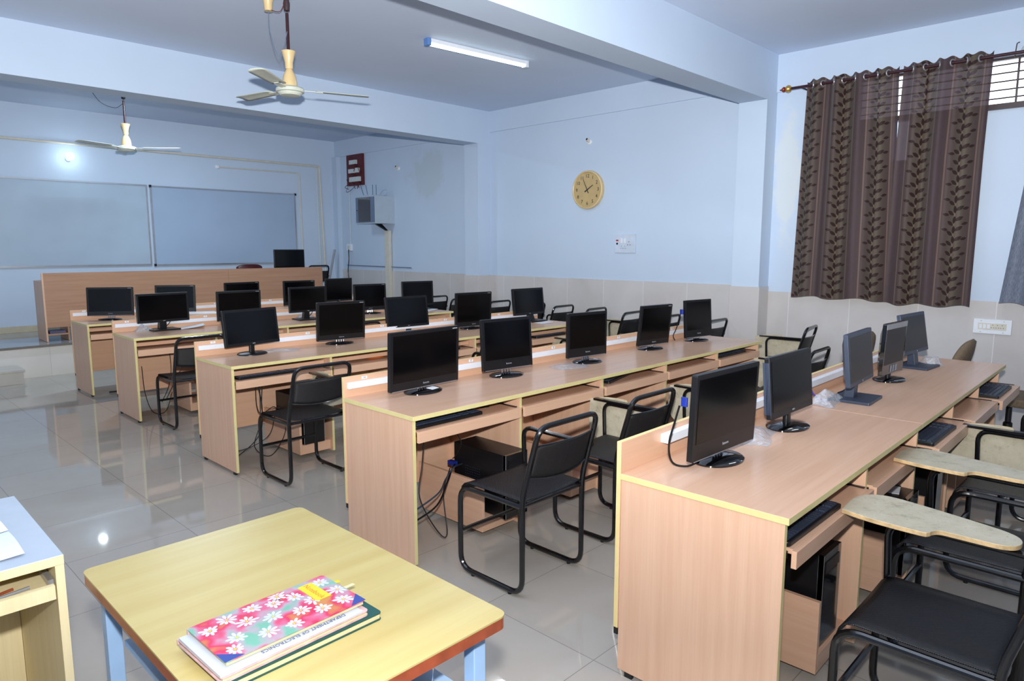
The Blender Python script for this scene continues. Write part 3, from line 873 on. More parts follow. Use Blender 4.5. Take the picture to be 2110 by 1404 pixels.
# ------------------------------------------------------------------ teacher counter on the platform
ZS = .378
t = thing('reception_counter', (2.035, 9.87, ZS), 0, 'long beech counter with high front panel standing on the platform', 'counter')
h = 1.213-ZS; Lc = 3.80; sm_ = 2.28
MB().box((.018, 0, .170), (sm_, .018, h)).box((sm_+.002, 0, .170), (Lc, .018, h)).obj('front_panel', ['counter'], t)
MB().box((0, .0, 0), (.018, .42, h-.10)).box((0, 0, h-.10), (.018, .018, h)).obj('side_panel', 'wood_z', t)
for x in (.235, 1.5, 2.7, Lc-.018): MB().box((x, .019, 0), (x+.018, .40, h-.12)).obj('divider', 'counter', t)
MB().box((.019, .002, .075), (.234, .40, .092)).obj('shelf', 'counter', t)
MB().box((.019, .019, h-.118), (Lc, .44, h-.10)).obj('inner_top', 'counter', t)
o = MB().box((0, 0, 0), (.17, .2, .03)).obj('folder', plain('purple_blue_folder', (84, 84, 118), .5), None, loc=(2.08, 9.90, ZS+.0925))
tag(o, 'purple-blue folder lying on the low shelf of the counter', 'folder')
t = thing('counter_monitor', (5.42, 10.15, ZS+h-.10), R(0), 'black monitor standing behind the counter before the whiteboard', 'monitor')
hs = MB().rbox((-.255, -.02, .06), (.255, .012, .375), .008, 0, None, 3, 'y').obj('housing', 'black', t, bevel=.002)
MB().box((-.24, -.0215, .10), (.24, -.0195, .36)).obj('display', 'screen', hs)
MB().box((-.10, -.0225, .075), (-.05, -.0195, .09)).obj('maker_mark', 'greyink', hs)
MB().box((-.025, .012, .0), (.025, .03, .15)).box((-.11, -.07, 0), (.11, .09, .012)).obj('stand', 'black', t)
t = thing('plastic_chair', (4.93, 10.75, ZS), 0, 'dark red chair top just showing over the counter', 'chair')
MB().grid(12, 6, lambda u, v: V((-.21+.42*u, -.20-.05*(1-(2*u-1)**2)-.05*v, .48+.40*v-.04*v*(2*u-1)**4))).obj('backrest', plain('dark_red_plastic', (70, 24, 30), .4), t, smooth=True).modifiers.new('t', 'SOLIDIFY').thickness = .012
MB().rbox((-.21, -.2, .42), (.21, .2, .45), .05, 0).obj('seat', plain('dark_red_plastic_seat', (70, 24, 30), .4), t, smooth=True)
for x in (-.18, .18):
    for y in (-.17, .17): MB().tube([(x, y, 0), (x*.92, y*.92, .425)], .014, 0, 8).obj('leg', 'tube', t, smooth=True)

# ------------------------------------------------------------------ whiteboards and wall fittings (back wall)
def wboard(x0, x1, z0, z1, face, label, knob):
    t = thing('whiteboard', ((x0+x1)/2, YB, z0), 0, label, 'whiteboard', 'whiteboards')
    a, b, hh = x0-(x0+x1)/2, x1-(x0+x1)/2, z1-z0
    MB().box((a+.02, -.02, .02), (b-.02, -.001, hh-.02)).obj('writing_surface', face, t)
    f = MB().box((a, -.028, 0), (b, -.001, .022)).box((a, -.028, hh-.022), (b, -.001, hh)).box((a, -.028, .022), (a+.022, -.001, hh-.022)).box((b-.022, -.028, .022), (b, -.001, hh-.022))
    f.obj('frame', 'alu', t)
    if knob:
        for (x, z) in ((a, 0), (b, 0), (a, hh), (b, hh)):
            MB().box((x-.012 if x > 0 else x-.008, -.032, z-.03 if z else z-.008), (x+.02, -.001, z+.008 if z else z+.03)).obj('corner_cap', 'black', t)
wboard(1.30, 3.76, 1.252, 2.45, 'boardl', 'older whiteboard at the left of the back wall, under the bulb', False)
wboard(3.80, 6.17, 1.243, 2.445, 'board', 'newer whiteboard with black corner caps, right of the older one', True)
# bulb and holder
t = thing('wall_bulb', (2.765, YB, 2.735), 0, 'lit round bulb on the back wall above the left whiteboard', 'bulb')
MB().lathe([(.035, 0), (.035, .02), (.022, .03), (.022, .07)], 0, 16, Matrix.Rotation(R(75), 4, 'X')).obj('holder', 'white', t, smooth=True)
MB().lathe([(.02, .07), (.04, .09), (.05, .12), (.045, .15), (.02, .17), (.004, .175)], 0, 20, Matrix.Rotation(R(75), 4, 'X')).obj('bulb_globe', 'bulb_glow', t, smooth=True)
def conduit(pts, r, label, mat='pvc', square=True):
    o = MB().tube(rnd(pts, .02, 3), r, 0, 8).obj('conduit', mat, None, smooth=True)
    return tag(o, label, 'conduit')
conduit([(XL, 11.25, 2.95), (6.66, 11.25, 2.95), (6.72, 11.25, 1.0), (6.72, 11.25, .46)], .018, 'long white conduit running high along the back wall then down beside the corner', 'pvc2')
conduit([(6.60, 11.25, 2.92), (6.635, 11.25, .46)], .010, 'thin white conduit dropping beside the thicker one at the back corner')
conduit([(4.86, 11.255, 2.80), (6.27, 11.255, 2.805), (6.29, 11.255, .46)], .010, 'thin white conduit above the right whiteboard, turning down at its side', 'pvc2')
o = MB().lathe([(.035, 0), (.035, .02), (.02, .035)], 0, 16, Matrix.Translation((4.84, YB, 2.80)) @ Matrix.Rotation(pi/2, 4, 'X')).obj('ceiling_rose', 'white', None, smooth=True)
tag(o, 'small round wiring box at the left end of the thin conduit', 'fitting')
o = MB().tube([(6.55, 11.08, ZS), (6.80, 11.05, 1.48)], .02, 0, 10).obj('metal_pipe', 'silver', None, smooth=True)
tag(o, 'grey metal pipe leaning in the back corner behind the platform chair', 'pipe')

# far bay of the right wall
t = thing('network_cabinet', (7.01, 9.78, 1.91), 0, 'grey wall-mounted network cabinet with smoked glass door', 'cabinet')
MB().box((-.39, -.27, 0), (0, .27, .445)).obj('body', 'rackgrey', t, bevel=.003)
dr = MB().box((-.402, -.262, .018), (-.39, .262, .428)).obj('door', 'rackblue', t)
MB().box((-.405, -.16, .03), (-.4015, .19, .415)).obj('glass_pane', 'smoke', dr)
MB().lathe([(.009, 0), (.009, .008)], 0, 10, Matrix.Translation((-.402, .225, .22)) @ Matrix.Rotation(-pi/2, 4, 'Y')).obj('lock', 'black', dr)
t = thing('wifi_router', (6.82, 9.86, 2.356), 0, 'grey router with four aerials on top of the network cabinet', 'router')
MB().rbox((-.12, -.10, 0), (.12, .12, .03), .02, 0).obj('case', 'rackgrey', t, bevel=.004)
for (x, y, tx, ty) in ((-.10, .10, -.02, .06), (-.05, .06, .0, .05), (-.02, -.04, 0, 0), (.03, -.07, 0, 0)):
    MB().tube([(x, y, .02), (x+tx, y+ty, .20)], .0055, 0, 8).obj('aerial', 'rackblue', t, smooth=True)
o = MB().tube(sway([(6.84, 9.72, 2.36), (6.86, 9.62, 2.45), (6.88, 9.52, 2.46), (6.88, 9.55, 2.38), (6.90, 9.66, 2.37)]), .005, 0, 6).obj('patch_cable', 'rackgrey', None, smooth=True)
tag(o, 'thin grey cable looping on top of the network cabinet', 'cable')
t = thing('fuse_board', (7.01, 10.59, 2.60), 0, 'open dark fuse board crowded with red wires above the network cabinet', 'fuse board')
MB().box((-.05, -.24, 0), (0, .24, .53)).obj('backing_board', 'red', t)
for (y0, y1, z0, z1) in ((-.10, .10, .36, .43), (-.02, .13, .21, .28), (-.17, -.08, .21, .29), (-.20, .11, .06, .14)):
    MB().box((-.09, y0, z0), (-.05, y1, z1)).obj('breaker', 'pvc', t)
w_ = MB()
for k in range(26):
    y = -.22+.44*random.random(); z = random.random()*.5
    w_.tube(sway([(-.06, y, z), (-.085, y+random.uniform(-.06,.06), z-.05), (-.06, y+random.uniform(-.1,.1), max(-.06, z-.12))], 4), .005, 0, 5)
w_.obj('wires', 'red', t, smooth=True)
o = MB().tube(sway([(6.985, 10.84, 2.60), (6.96, 10.86, 2.50), (6.96, 10.72, 2.52), (6.96, 10.55, 2.60)]), .006, 0, 6).obj('hanging_wire', 'rackblue', None, smooth=True)
tag(o, 'grey wire sagging below the fuse board', 'wire')
conduit([(6.995, 10.82, 2.55), (6.995, 10.82, 1.55)], .008, 'thin white conduit down from the fuse board to the socket')
t = thing('wall_socket', (7.01, 10.86, 1.46), 0, 'small white socket on the wall near the back corner', 'socket')
MB().box((-.04, -.07, 0), (0, .07, .12)).obj('plate', 'white', t, bevel=.003)
MB().box((-.045, -.03, .03), (-.04, .03, .09)).obj('switch_rocker', 'pvc', t)
o = MB().tube(sway([(6.955, 10.84, 1.48), (6.93, 10.80, 1.3), (6.97, 10.9, 1.1), (6.97, 10.88, .9)]), .008, 0, 6).obj('socket_cable', 'black', None, smooth=True)
tag(o, 'black cable hanging from the socket in the back corner', 'cable')
t = thing('vertical_trunking', (6.995, 9.655, 0), 0, 'wide cream cable trunking rising from behind the desks to the network cabinet', 'trunking')
MB().box((-.055, -.06, .0), (0, .06, 1.80)).obj('cover', 'pvc2', t, bevel=.002)
MB().prism([(-.22, .06, 1.91), (-.10, .06, 1.91), (-.10, .10, 1.91), (-.22, .10, 1.91)], [(-.03, -.02, 1.78), (-.01, -.02, 1.78), (-.01, .02, 1.78), (-.03, .02, 1.78)]).obj('cable_bunch', 'black', t)
o = MB().tube([(6.985, 10.95, 1.20), (6.985, 9.06, 1.19)], .007, 0, 6).obj('surface_cable', 'rackblue', None, smooth=True)
tag(o, 'thin grey cable stretched along the wall just above the tiles', 'cable')
def holder(loc, label):
    t = thing('lamp_holder', loc, 0, label, 'lamp holder', 'empty lamp holders')
    MB().lathe([(.034, 0), (.034, .012), (.026, .02)], 0, 16, Matrix.Rotation(-pi/2, 4, 'Y')).obj('round_base', 'white', t, smooth=True)
    MB().lathe([(.018, .016), (.02, .05), (.017, .07)], 0, 14, Matrix.Rotation(R(-90), 4, 'Y') @ Matrix.Rotation(R(25), 4, 'Y')).obj('socket_cup', 'pvc2', t, smooth=True)
    MB().lathe([(.013, .069), (.013, .072)], 0, 12, Matrix.Rotation(R(-90), 4, 'Y') @ Matrix.Rotation(R(25), 4, 'Y')).obj('socket_opening', 'black', t)
holder((7.01, 5.44, 2.82), 'white empty lamp holder on the wall above the clock')
holder((7.01, 9.37, 2.80), 'white empty lamp holder beside the damp patch on the far wall')

# clock
t = thing('wall_clock', (7.01, 5.44, 2.237), 0, 'round cream wall clock showing about two o\'clock', 'clock')
RM = Matrix.Rotation(-pi/2, 4, 'Y')
MB().lathe([(.235, 0), (.24, .02), (.235, .045), (.222, .052), (.215, .046), (.213, .035), (.0, .035)], 0, 48, RM).obj('case', 'cream', t, smooth=True)
MB().lathe([(.213, .035), (.213, .037)], 0, 48, RM).obj('dial', plain('cream_dial', (186, 162, 112), .35), t)
FX = Matrix(((0,0,-1,0),(-1,0,0,0),(0,1,0,0),(0,0,0,1)))     # text plane facing -x, text x = -y
m = MB()
for k in range(1, 13):
    a = R(90-30*k); m.text(str(k), .06, Matrix.Translation((-.0385, -.168*cos(a), .168*sin(a))) @ FX, 0)
m.obj('numerals', 'ink', t)
def hand(ang, L, w, name, x):
    a = R(90-ang); d = V((0, -cos(a), sin(a))); n_ = V((0, -sin(a), -cos(a)))
    p = [d*-.045+n_*w*1.6, d*-.045-n_*w*1.6, d*L-n_*w*.6, d*L+n_*w*.6]
    MB().prism([q+V((x, 0, 0)) for q in p], [q+V((x-.002, 0, 0)) for q in p]).obj(name, 'ink', t)
hand(58, .105, .005, 'hour_hand', -.041); hand(-26, .15, .0035, 'minute_hand', -.044)

# switchboards
t = thing('switchboard', (7.01, 4.87, 1.457), 0, 'square white switch panel with a red rocker on the clock wall', 'switch panel')
MB().box((-.02, -.15, 0), (0, .15, .225)).obj('plate', plain('pale_switch_plate', (196, 208, 226), .3), t, bevel=.003)
MB().box((-.026, .095, .142), (-.02, .125, .158)).obj('red_rocker', plain('red_rocker', (170, 20, 30), .3), t)
MB().box((-.028, .100, .10), (-.02, .120, .122)).obj('black_knob', 'black', t)
for (y, z) in ((.045, .145), (.0, .145)): MB().box((-.024, y-.015, z-.03), (-.02, y+.015, z+.03)).obj('rocker_switch', 'white', t, bevel=.002)
for (y, z, s_) in ((.045, .065, 1), (.0, .065, 1), (-.06, .11, 1.4)):
    m = MB()
    for (a, b) in ((0, .016), (.012, -.010), (-.012, -.010)): m.lathe([(.0035*s_, 0), (.0035*s_, .004)], 0, 8, Matrix.Translation((-.02, y+a*s_, z+b*s_)) @ RM)
    m.obj('socket_holes', 'ink', t)
t = thing('switchboard', (XW-.012, 1.105, .80), 0, 'long white switch and socket strip on the tiles under the window', 'switch panel')
MB().box((-.02, -.135, 0), (0, .135, .125)).obj('plate', 'white', t, bevel=.003)
MB().box((-.024, -.10, .035), (-.02, .10, .09)).obj('module_strip', 'pvc2', t)
m = MB()
for k in range(3):
    y = .08-k*.028; m.box((-.028, y-.010, .045), (-.024, y+.010, .08))
m.obj('rocker_switch', 'white', t)
m = MB()
for k in range(3):
    y = -.005-k*.033
    for (a, b) in ((0, .014), (.009, -.008), (-.009, -.008)): m.lathe([(.003, 0), (.003, .0025)], 0, 8, Matrix.Translation((-.024, y+a, .062+b)) @ RM)
m.obj('socket_holes', 'ink', t)
m = MB()
for (y, z) in ((-.08, .108), (.08, .108), (-.08, .015), (.08, .015)): m.lathe([(.004, 0), (.004, .003)], 0, 8, Matrix.Translation((-.02, y, z)) @ RM)
m.obj('screw_head', 'silver', t)

# ------------------------------------------------------------------ curtains
XR = 6.82; ZR = 3.04
def curtain(ya, yb, yab, ybb, zt, zb, waves, mat, name, label, amp=.038, zrag=.012, rings=True, ph=0):
    xo = -.05 if ya == 1.245 else 0
    t = thing(name, (XR, (ya+yb)/2, zb), 0, label, 'curtain')
    yc = (ya+yb)/2; NU, NV = 110, 26; m = MB(); uv = []
    def fn(u, v):
        w = waves*2*pi*u+ph
        y0 = ya+(yb-ya)*u; y1 = yab+(ybb-yab)*u
        k = 1-v; y = y0*(1-k)+y1*k
        a = amp*(1-.25*k)*(1+.25*sin(u*9+2))
        x = a*sin(w) + .012*k*sin(w*.5+1.3) + xo*min(1, k*2.5)
        z = zb+(zt-zb)*v
        if v > .96: z += .012*cos(w*2)*(v-.96)/.04
        if v < .03: z += zrag*sin(u*14+ya*5)
        return V((x, y-yc, z-zb))
    m.grid(NU, NV, fn)
    o = m.obj('cloth', mat, t, smooth=True, sharp=180)
    ul = o.data.uv_layers.new(name='UVMap')
    al = [0]
    for i in range(1, NU): al.append(al[-1]+(fn(i/(NU-1), .5)-fn((i-1)/(NU-1), .5)).length)
    for p in o.data.polygons:
        for li in p.loop_indices:
            vi = o.data.loops[li].vertex_index; i, j = vi % NU, vi//NU
            ul.data[li].uv = (al[i], (zt-zb)*j/(NV-1))
    if rings:
        n = int(waves*2)
        for k in range(n+1):
            u = (k*pi-ph)/(waves*2*pi)
            if u < 0.01 or u > .99: continue
            y = ya+(yb-ya)*u-yc
            tf = Matrix.Translation((0, y, ZR-zb)) @ Matrix.Rotation(R(90), 4, 'X') @ Matrix.Rotation(R(-28 if k % 2 else 28), 4, 'Y')
            MB().tube([(.026*cos(a*2*pi/20), .026*sin(a*2*pi/20), 0) for a in range(20)], .0055, 0, 8, True, tf).obj('eyelet', 'silver', t, smooth=True)
    return t
curtain(1.93, 2.72, 1.865, 2.77, 3.085, 1.045, 4.25, 'curtain', 'brown_curtain', 'brown leaf-patterned curtain nearer the column', ph=.5)
curtain(1.245, 1.895, 1.25, 1.905, 3.085, 1.030, 3.3, 'curtain', 'brown_curtain', 'brown leaf-patterned curtain farther from the column, beside the bare window strip', ph=.5)
curtain(.35, .86, .40, 1.055, 3.06, 1.07, 4, 'curtain_grey', 'grey_curtain', 'grey woven curtain at the right picture edge', amp=.03)
t = thing('curtain_rod', (XR, 1.6, ZR), 0, 'dark curtain rod with red finial above the window', 'curtain rod')
MB().tube([(0, -1.5, 0), (0, 1.26, 0)], .0135, 0, 12).obj('rod', 'rod', t, smooth=True)
FY = Matrix.Translation((0, 1.26, 0)) @ Matrix.Rotation(-pi/2, 4, 'X')
MB().lathe([(.012, 0), (.03, .012), (.036, .03), (.03, .048), (.012, .056)], 0, 18, FY).obj('finial_ring', 'gold', t, smooth=True)
MB().lathe([(.01, .056), (.022, .064), (.026, .076), (.018, .09), (.006, .10), (.006, .112), (.001, .116)], 0, 18, FY).obj('finial', 'copper', t, smooth=True)
for y in (-1.2, -.32, 1.18): MB().tube([(0, y, 0), (.17, y, 0)], .008, 0, 8).obj('bracket', 'rod', t, smooth=True)
t = thing('wall_fitting', (XW-.02, .99, 3.155), 0, 'round white fitting with thin wire above the curtain rod at the right edge', 'wall fitting')  # plain round fitting of unknown use, gives no light
MB().lathe([(.055, 0), (.06, .02), (.055, .04), (.04, .05)], 0, 24, Matrix.Rotation(-pi/2, 4, 'Y')).obj('round_body', 'white', t, smooth=True)
MB().tube([(-.02, .02, -.02), (-.04, .075, -.06), (-.03, .085, -.085)], .012, 0, 8).obj('clamp', 'rackgrey', t, smooth=True)
MB().tube(sway([(-.03, .13, -.12), (-.03, .125, -.03), (-.03, .12, -.015), (-.03, .105, -.01)]), .004, 0, 6).obj('wire', 'darkbrown', t, smooth=True)

# ------------------------------------------------------------------ ceiling fans and tube light
def fan(x, y, zb, angs, label, wires):
    t = thing('ceiling_fan', (x, y, zb), 0, label, 'ceiling fan', 'ceiling fans')
    up = ZC-zb
    MB().tube([(0, 0, .33), (0, 0, up-.10)], .0125, 0, 12).obj('down_rod', 'rod', t, smooth=True)
    MB().lathe([(.0, up-.09), (.022, up-.08), (.026, up-.03), (.02, up)], 0, 20).obj('ceiling_hook_cup', 'darkbrown', t, smooth=True)
    MB().lathe([(.013, .20), (.028, .205), (.03, .225), (.03, .25), (.045, .31), (.055, .335), (.052, .338), (.013, .325)], 0, 24).obj('upper_cup', 'cream', t, smooth=True)
    MB().lathe([(.055, .07), (.056, .10), (.048, .15), (.03, .19), (.022, .205)], 0, 24).obj('lower_cup', 'cream', t, smooth=True)
    MB().lathe([(.03, 0), (.075, .004), (.09, .018), (.092, .025), (.108, .03), (.108, .052), (.10, .062), (.06, .074), (.03, .078)], 0, 32).obj('motor_housing', 'fanwhite', t, smooth=True)
    for a in angs:
        tf = Matrix.Rotation(R(a), 4, 'Z')
        m = MB()
        def fb(u, v):
            xx = .20+.43*u; wv = .05+.018*u-.02*max(0, u-.93)/.07
            yy = (v-.5)*2*wv
            return tf @ V((xx, yy, .052 + yy*.11 + .006*cos((v-.5)*pi)))
        m.grid(10, 6, fb)
        b = m.obj('blade', 'fanwhite', t, smooth=True); b.modifiers.new('t', 'SOLIDIFY').thickness = .003
        MB().box((.095, -.018, .045), (.25, .018, .050), tf=tf @ Matrix.Rotation(R(8), 4, 'X')).obj('blade_bracket', 'fanwhite', b)
    if wires:
        MB().tube(sway([(-.115, .07, up-.08), (-.12, .05, up-.25), (-.08, .02, up-.42), (-.04, 0, up-.36), (-.015, -.02, up-.24)]), .003, 0, 6).obj('supply_wire', 'rackblue', t, smooth=True)
        MB().tube(sway([(-.115, .07, up-.08), (-.06, .0, up-.10), (-.02, -.02, up-.02)]), .003, 0, 6).obj('red_supply_wire', 'red', t, smooth=True)
        MB().lathe([(.03, up-.09), (.034, up-.03), (.045, up)], 0, 16, Matrix.Translation((-.11, .08, 0))).obj('junction_cup', 'cream', t, smooth=True)
    else:
        MB().tube(sway([(-.36, 0, up-.02), (-.25, 0, up-.16), (-.1, 0, up-.2), (-.012, 0, up-.14)]), .003, 0, 6).obj('supply_wire', 'black', t, smooth=True)
    return t
fan(2.82, 5.15, 2.700, (-140, -20, 100), 'cream and white ceiling fan nearest the camera, in the middle bay', True)
fan(2.996, 9.567, 2.700, (-160, -40, 80), 'cream and white ceiling fan farther away, before the back wall', False)
t = thing('tube_light', (4.80, 5.09, ZC), R(-5), 'lit tube light batten on the ceiling of the middle bay', 'tube light')
MB().box((-.60, -.03, -.035), (.60, .03, 0)).obj('batten', 'white', t, bevel=.004)
for s_ in (-1, 1): MB().box((s_*.60-.02, -.034, -.065), (s_*.60+.02, .034, 0)).obj('end_cap', plain('blue_end_cap', (90, 130, 190), .4) if s_ < 0 else 'white', t, bevel=.004)
MB().tube([(-.57, -.005, -.05), (.57, -.005, -.05)], .015, 0, 14).obj('lamp_tube', 'tube_glow', t, smooth=True)

# ------------------------------------------------------------------ foreground table
t = thing('side_table', (.70, 1.40, 0), 0, 'small table with pale yellow top, brown edge and blue metal legs in the foreground', 'table')
x0, x1, y0, y1 = -.291, .291, -.43, .455
m = MB().rbox((x0, y0, T-.004), (x1, y1, T), .022, 0, None, 5).obj('table_top', 'yellow_ply', t)
MB().rbox((x0+.001, y0+.001, T-.030), (x1-.001, y1-.001, T-.004), .022, 0, None, 5).obj('brown_edging', 'brown_edge', m)
for (x, y) in ((x0+.03, y0+.05), (x1-.055, y0+.05), (x0+.03, y1-.055), (x1-.055, y1-.055)):
    MB().box((x-.0, y, 0), (x+.034, y+.034, T-.06)).obj('leg', 'blue_steel', t, bevel=.002)
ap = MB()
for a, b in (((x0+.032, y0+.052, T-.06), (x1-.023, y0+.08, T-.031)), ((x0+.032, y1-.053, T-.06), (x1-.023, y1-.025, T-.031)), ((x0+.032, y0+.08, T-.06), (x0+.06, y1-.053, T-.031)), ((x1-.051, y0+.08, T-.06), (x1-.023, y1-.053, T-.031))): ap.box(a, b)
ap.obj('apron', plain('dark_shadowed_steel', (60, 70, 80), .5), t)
MB().box((x0+.066, y0+.085, .55), (x1-.057, y1-.06, .565)).box((x0+.064, y0+.05, .535), (x1-.055, y0+.084, .565)).obj('lower_shelf', 'blue_steel', t)
t = thing('glass_tumbler', (.86, 1.11, .5655), 0, 'clear glass tumbler under the foreground table', 'glass')
MB().lathe([(.026, 0), (.033, .10), (.031, .10), (.024, .006), (0, .006)], 0, 24).obj('glass_body', 'glass', t, smooth=True)

# books on the foreground table
def bk(name, loc, rz, L, W, h, mats, label, cat='book'):
    t = thing(name, loc, rz, label, cat, None)
    MB().box((-L/2+.004, -W/2+.004, .002), (L/2-.004, W/2-.004, h-.002)).obj('pages', 'pages', t)
    MB().rbox((-L/2, -W/2, h-.002), (L/2, W/2, h), .008, 0, None, 3).rbox((-L/2, -W/2, 0), (L/2, W/2, .002), .008, 0, None, 3).box((-L/2, W/2-.003, .001), (L/2, W/2, h-.001)).obj('cover', mats, t)
    return t
bx, by, br = .613, 1.248, R(1.5)
t3 = bk('hardcover_book', (.625, 1.237, T), R(1), .325, .188, .016, [M['green']], 'dark green hardcover book at the bottom of the pile on the foreground table')
t2 = bk('exercise_book', (.602, 1.243, T+.0165), R(2), .315, .188, .011, [M['pinkcov']], 'pale pink patterned book in the middle of the pile')
t1 = thing('department_record', (.600, 1.243, T+.028), R(1.5), 'white record book reading DEPARTMENT OF ELECTRONICS, second from the top of the pile', 'book')
MB().box((-.155, -.092, 0), (.145, .085, .004)).obj('paper_cover', plain('grey_white_cover_paper', (184, 190, 200), .6), t1)
MB().text('DEPARTMENT OF ELECTRONICS', .0125, Matrix.Translation((.02, -.078, .0044)) @ Matrix.Rotation(pi, 4, 'Z'), 0).obj('title_lettering', plain('slate_print', (96, 104, 130), .6), t1)
t0 = thing('floral_notebook', (bx, by, T+.0325), R(1.5), 'pink and green floral notebook with yellow label on top of the pile', 'book')
MB().box((-.148, -.078, .001), (.146, .078, .009)).obj('pages', 'pages', t0)
cv = MB().rbox((-.152, -.082, .009), (.150, .082, .011), .008, 0, None, 3)
cv.box((-.152, .078, 0), (.150, .082, .010), 5)
random.seed(3)
fl = []
for (fx, fy) in ((-.125,.04),(-.10,-.02),(-.085,.055),(-.06,.02),(-.05,-.045),(-.03,.06),(-.015,.0),(.0,-.055),(.01,.045),(.035,-.02),(.03,.068),(.055,.04),(.07,-.045),(.125,.055),(.12,-.045),(-.12,-.055),(.075,.0),(.135,.0)):
    r0 = random.uniform(.019, .024); a0 = random.random()*6; fl.append((fx, fy))
    for k in range(9):
        a = a0+2*pi*k/9; c_, s_ = cos(a), sin(a); rr = r0*random.uniform(.7, 1.1)
        pts = [(.003, 0), (rr*.5, .0032), (rr*.85, .0030), (rr, 0), (rr*.85, -.0030), (rr*.5, -.0032)]
        P = [(max(-.149, min(.147, fx+p*c_-q*s_)), max(-.079, min(.079, fy+p*s_+q*c_))) for p, q in pts]
        cv.poly(P, .011, .0112, 1)
    cv.poly([(fx+.003*cos(q), fy+.003*sin(q)) for q in (0, 1, 2, 3, 4, 5)], .0112, .0114, 2)
cv.poly([(.078, .068), (.112, .068), (.112, -.012), (.078, -.012)][::-1], .0112, .0118, 2)
cv.text('Notebook', .0175, Matrix.Translation((.095, .028, .0119)) @ Matrix.Rotation(-pi/2, 4, 'Z'), 3, .0001)
cv.poly([(.150, -.082), (.150, -.045), (.115, -.082)], .0112, .0117, 4); cv.poly([(-.152, -.082), (-.115, -.082), (-.152, -.045)], .0112, .0117, 4)
cv.obj('cover', ['floral', 'petal', 'labely', 'orange', 'bluecov', 'pinkcov'], t0)
MB().box((.146, .035, .005), (.166, .047, .0055)).obj('yellow_page_tab', 'labely', t0)
MB().box((.140, .0, .005), (.180, .009, .0055)).obj('cream_page_tab', 'pages', t0)

# ------------------------------------------------------------------ cream cabinet at left edge
t = thing('computer_table', (.388, 1.912, 0), R(-.4), 'cream computer table with pale blue top at the left picture edge', 'table')
W = 1.25
MB().box((-W, 0, .755), (0, .575, .78), 1, {'+z': 0}).obj('table_top', ['cab_top', 'cab_body'], t, bevel=.002)
MB().box((-.020, .002, 0), (-.001, .573, .755)).obj('side_panel', 'cab_body', t)
MB().box((-W, .002, 0), (-W+.02, .573, .755)).obj('side_panel', 'cab_body', t)
MB().box((-W+.02, .54, .1), (-.021, .558, .755)).obj('back_panel', 'cab_body', t)
MB().box((-.40, .02, .0), (-.382, .539, .66)).obj('divider', 'cab_body', t)
tr = MB().box((-.60, .004, .686), (-.030, .36, .698)).box((-.60, -.012, .677), (-.026, .004, .712)).obj('keyboard_tray', 'cab_body', t)
MB().box((-.034, .02, .700), (-.022, .40, .716)).obj('slide_rail', 'silver', tr)
o = MB().tube([(0, 0, 0), (.11, .02, 0)], .004, 0, 6).obj('pen', 'silver', None, smooth=True, loc=(.21, 1.935, .703))
tag(o, 'slim silver pen lying at the front of the left table tray', 'pen')
o = MB().tube([(0, 0, 0), (.10, .03, 0)], .0035, 0, 6).obj('pen', 'brown_edge', None, smooth=True, loc=(.19, 1.945, .7025))
tag(o, 'brown pen beside the silver one in the left table tray', 'pen')
o = MB().rbox((-.03, 0, 0), (.03, .06, .03), .012, 0).obj('tape_roll', 'yellow', None, loc=(.185, 1.965, .6985), smooth=True)
tag(o, 'yellow object at the left picture edge in the table tray', 'stationery')
t = thing('open_notebook', (.32, 1.97, .7805), 0, 'open notebook with blue ruled handwriting on the pale blue table top', 'notebook')
def pg(y0, y1, lift):
    m = MB(); m.grid(10, 8, lambda u, v: V((-.30+.30*u-.02*v*(y0 > .1), y0+(y1-y0)*v, .003+lift*sin(pi*v)*.6+lift*max(0, u-.8)*1.5)))
    return m
p1 = pg(0, .19, .010).obj('ruled_page', plain('ruled_page_paper', (206, 218, 240), .7), t, smooth=True)
lm = MB()
for k in range(14): lm.box((-.29, .018+k*.012, .0145), (-.02, .0188+k*.012, .0148))
pg(.19, .37, .02).obj('blank_page', 'paper', t, smooth=True)
t = thing('wooden_table', (.46, 3.13, 0), 0, 'orange-brown wooden table, only its corner showing at the left edge', 'table')
MB().rbox((-1.0, 0, .725), (0, .6, .755), .02, 0, None, 4).obj('table_top', plain('orange_wood', (200, 130, 84), .4, var=.1), t)
for (x, y) in ((-.95, .05), (-.10, .05), (-.95, .52), (-.10, .52)): MB().box((x, y, 0), (x+.04, y+.04, .725)).obj('leg', 'wood_z', t)

# ------------------------------------------------------------------ cables and loose things
def cable(pts, label, r=.0032, mat='black', name='hanging_cable', group='cables under the desks'):
    o = MB().tube(sway(pts, 7), r, 0, 6).obj(name, mat, None, smooth=True)
    return tag(o, label, 'cable', group)
# under the second row, first bay (to the tower)
cable([(2.04,2.62,.62),(2.05,2.66,.45),(2.10,2.72,.28),(2.02,2.62,.14),(1.96,2.60,.02)], 'black cable hanging straight below the first tray of the second desk row')
cable([(2.10,2.64,.62),(2.08,2.64,.45),(2.03,2.60,.30),(2.10,2.55,.12),(2.22,2.62,.05),(2.30,2.74,.22),(2.40,2.80,.32)], 'black cable looping low toward the tower under the second desk row')
cable([(2.46,2.82,.33),(2.36,2.74,.335),(2.26,2.66,.31),(2.12,2.58,.24),(1.97,2.60,.18)], 'thick black cable from the tower back under the second desk row', .005)
cable([(2.45,2.76,.34),(2.34,2.70,.36),(2.30,2.72,.30),(2.16,2.62,.28),(1.97,2.62,.22)], 'grey cable running beside the thick one under the second desk row', .0045, 'greyp')
cable([(2.30,2.66,.60),(2.36,2.66,.50),(2.35,2.70,.42),(2.42,2.80,.37)], 'thin black cable dropping from the tray to the tower at the second desk row')
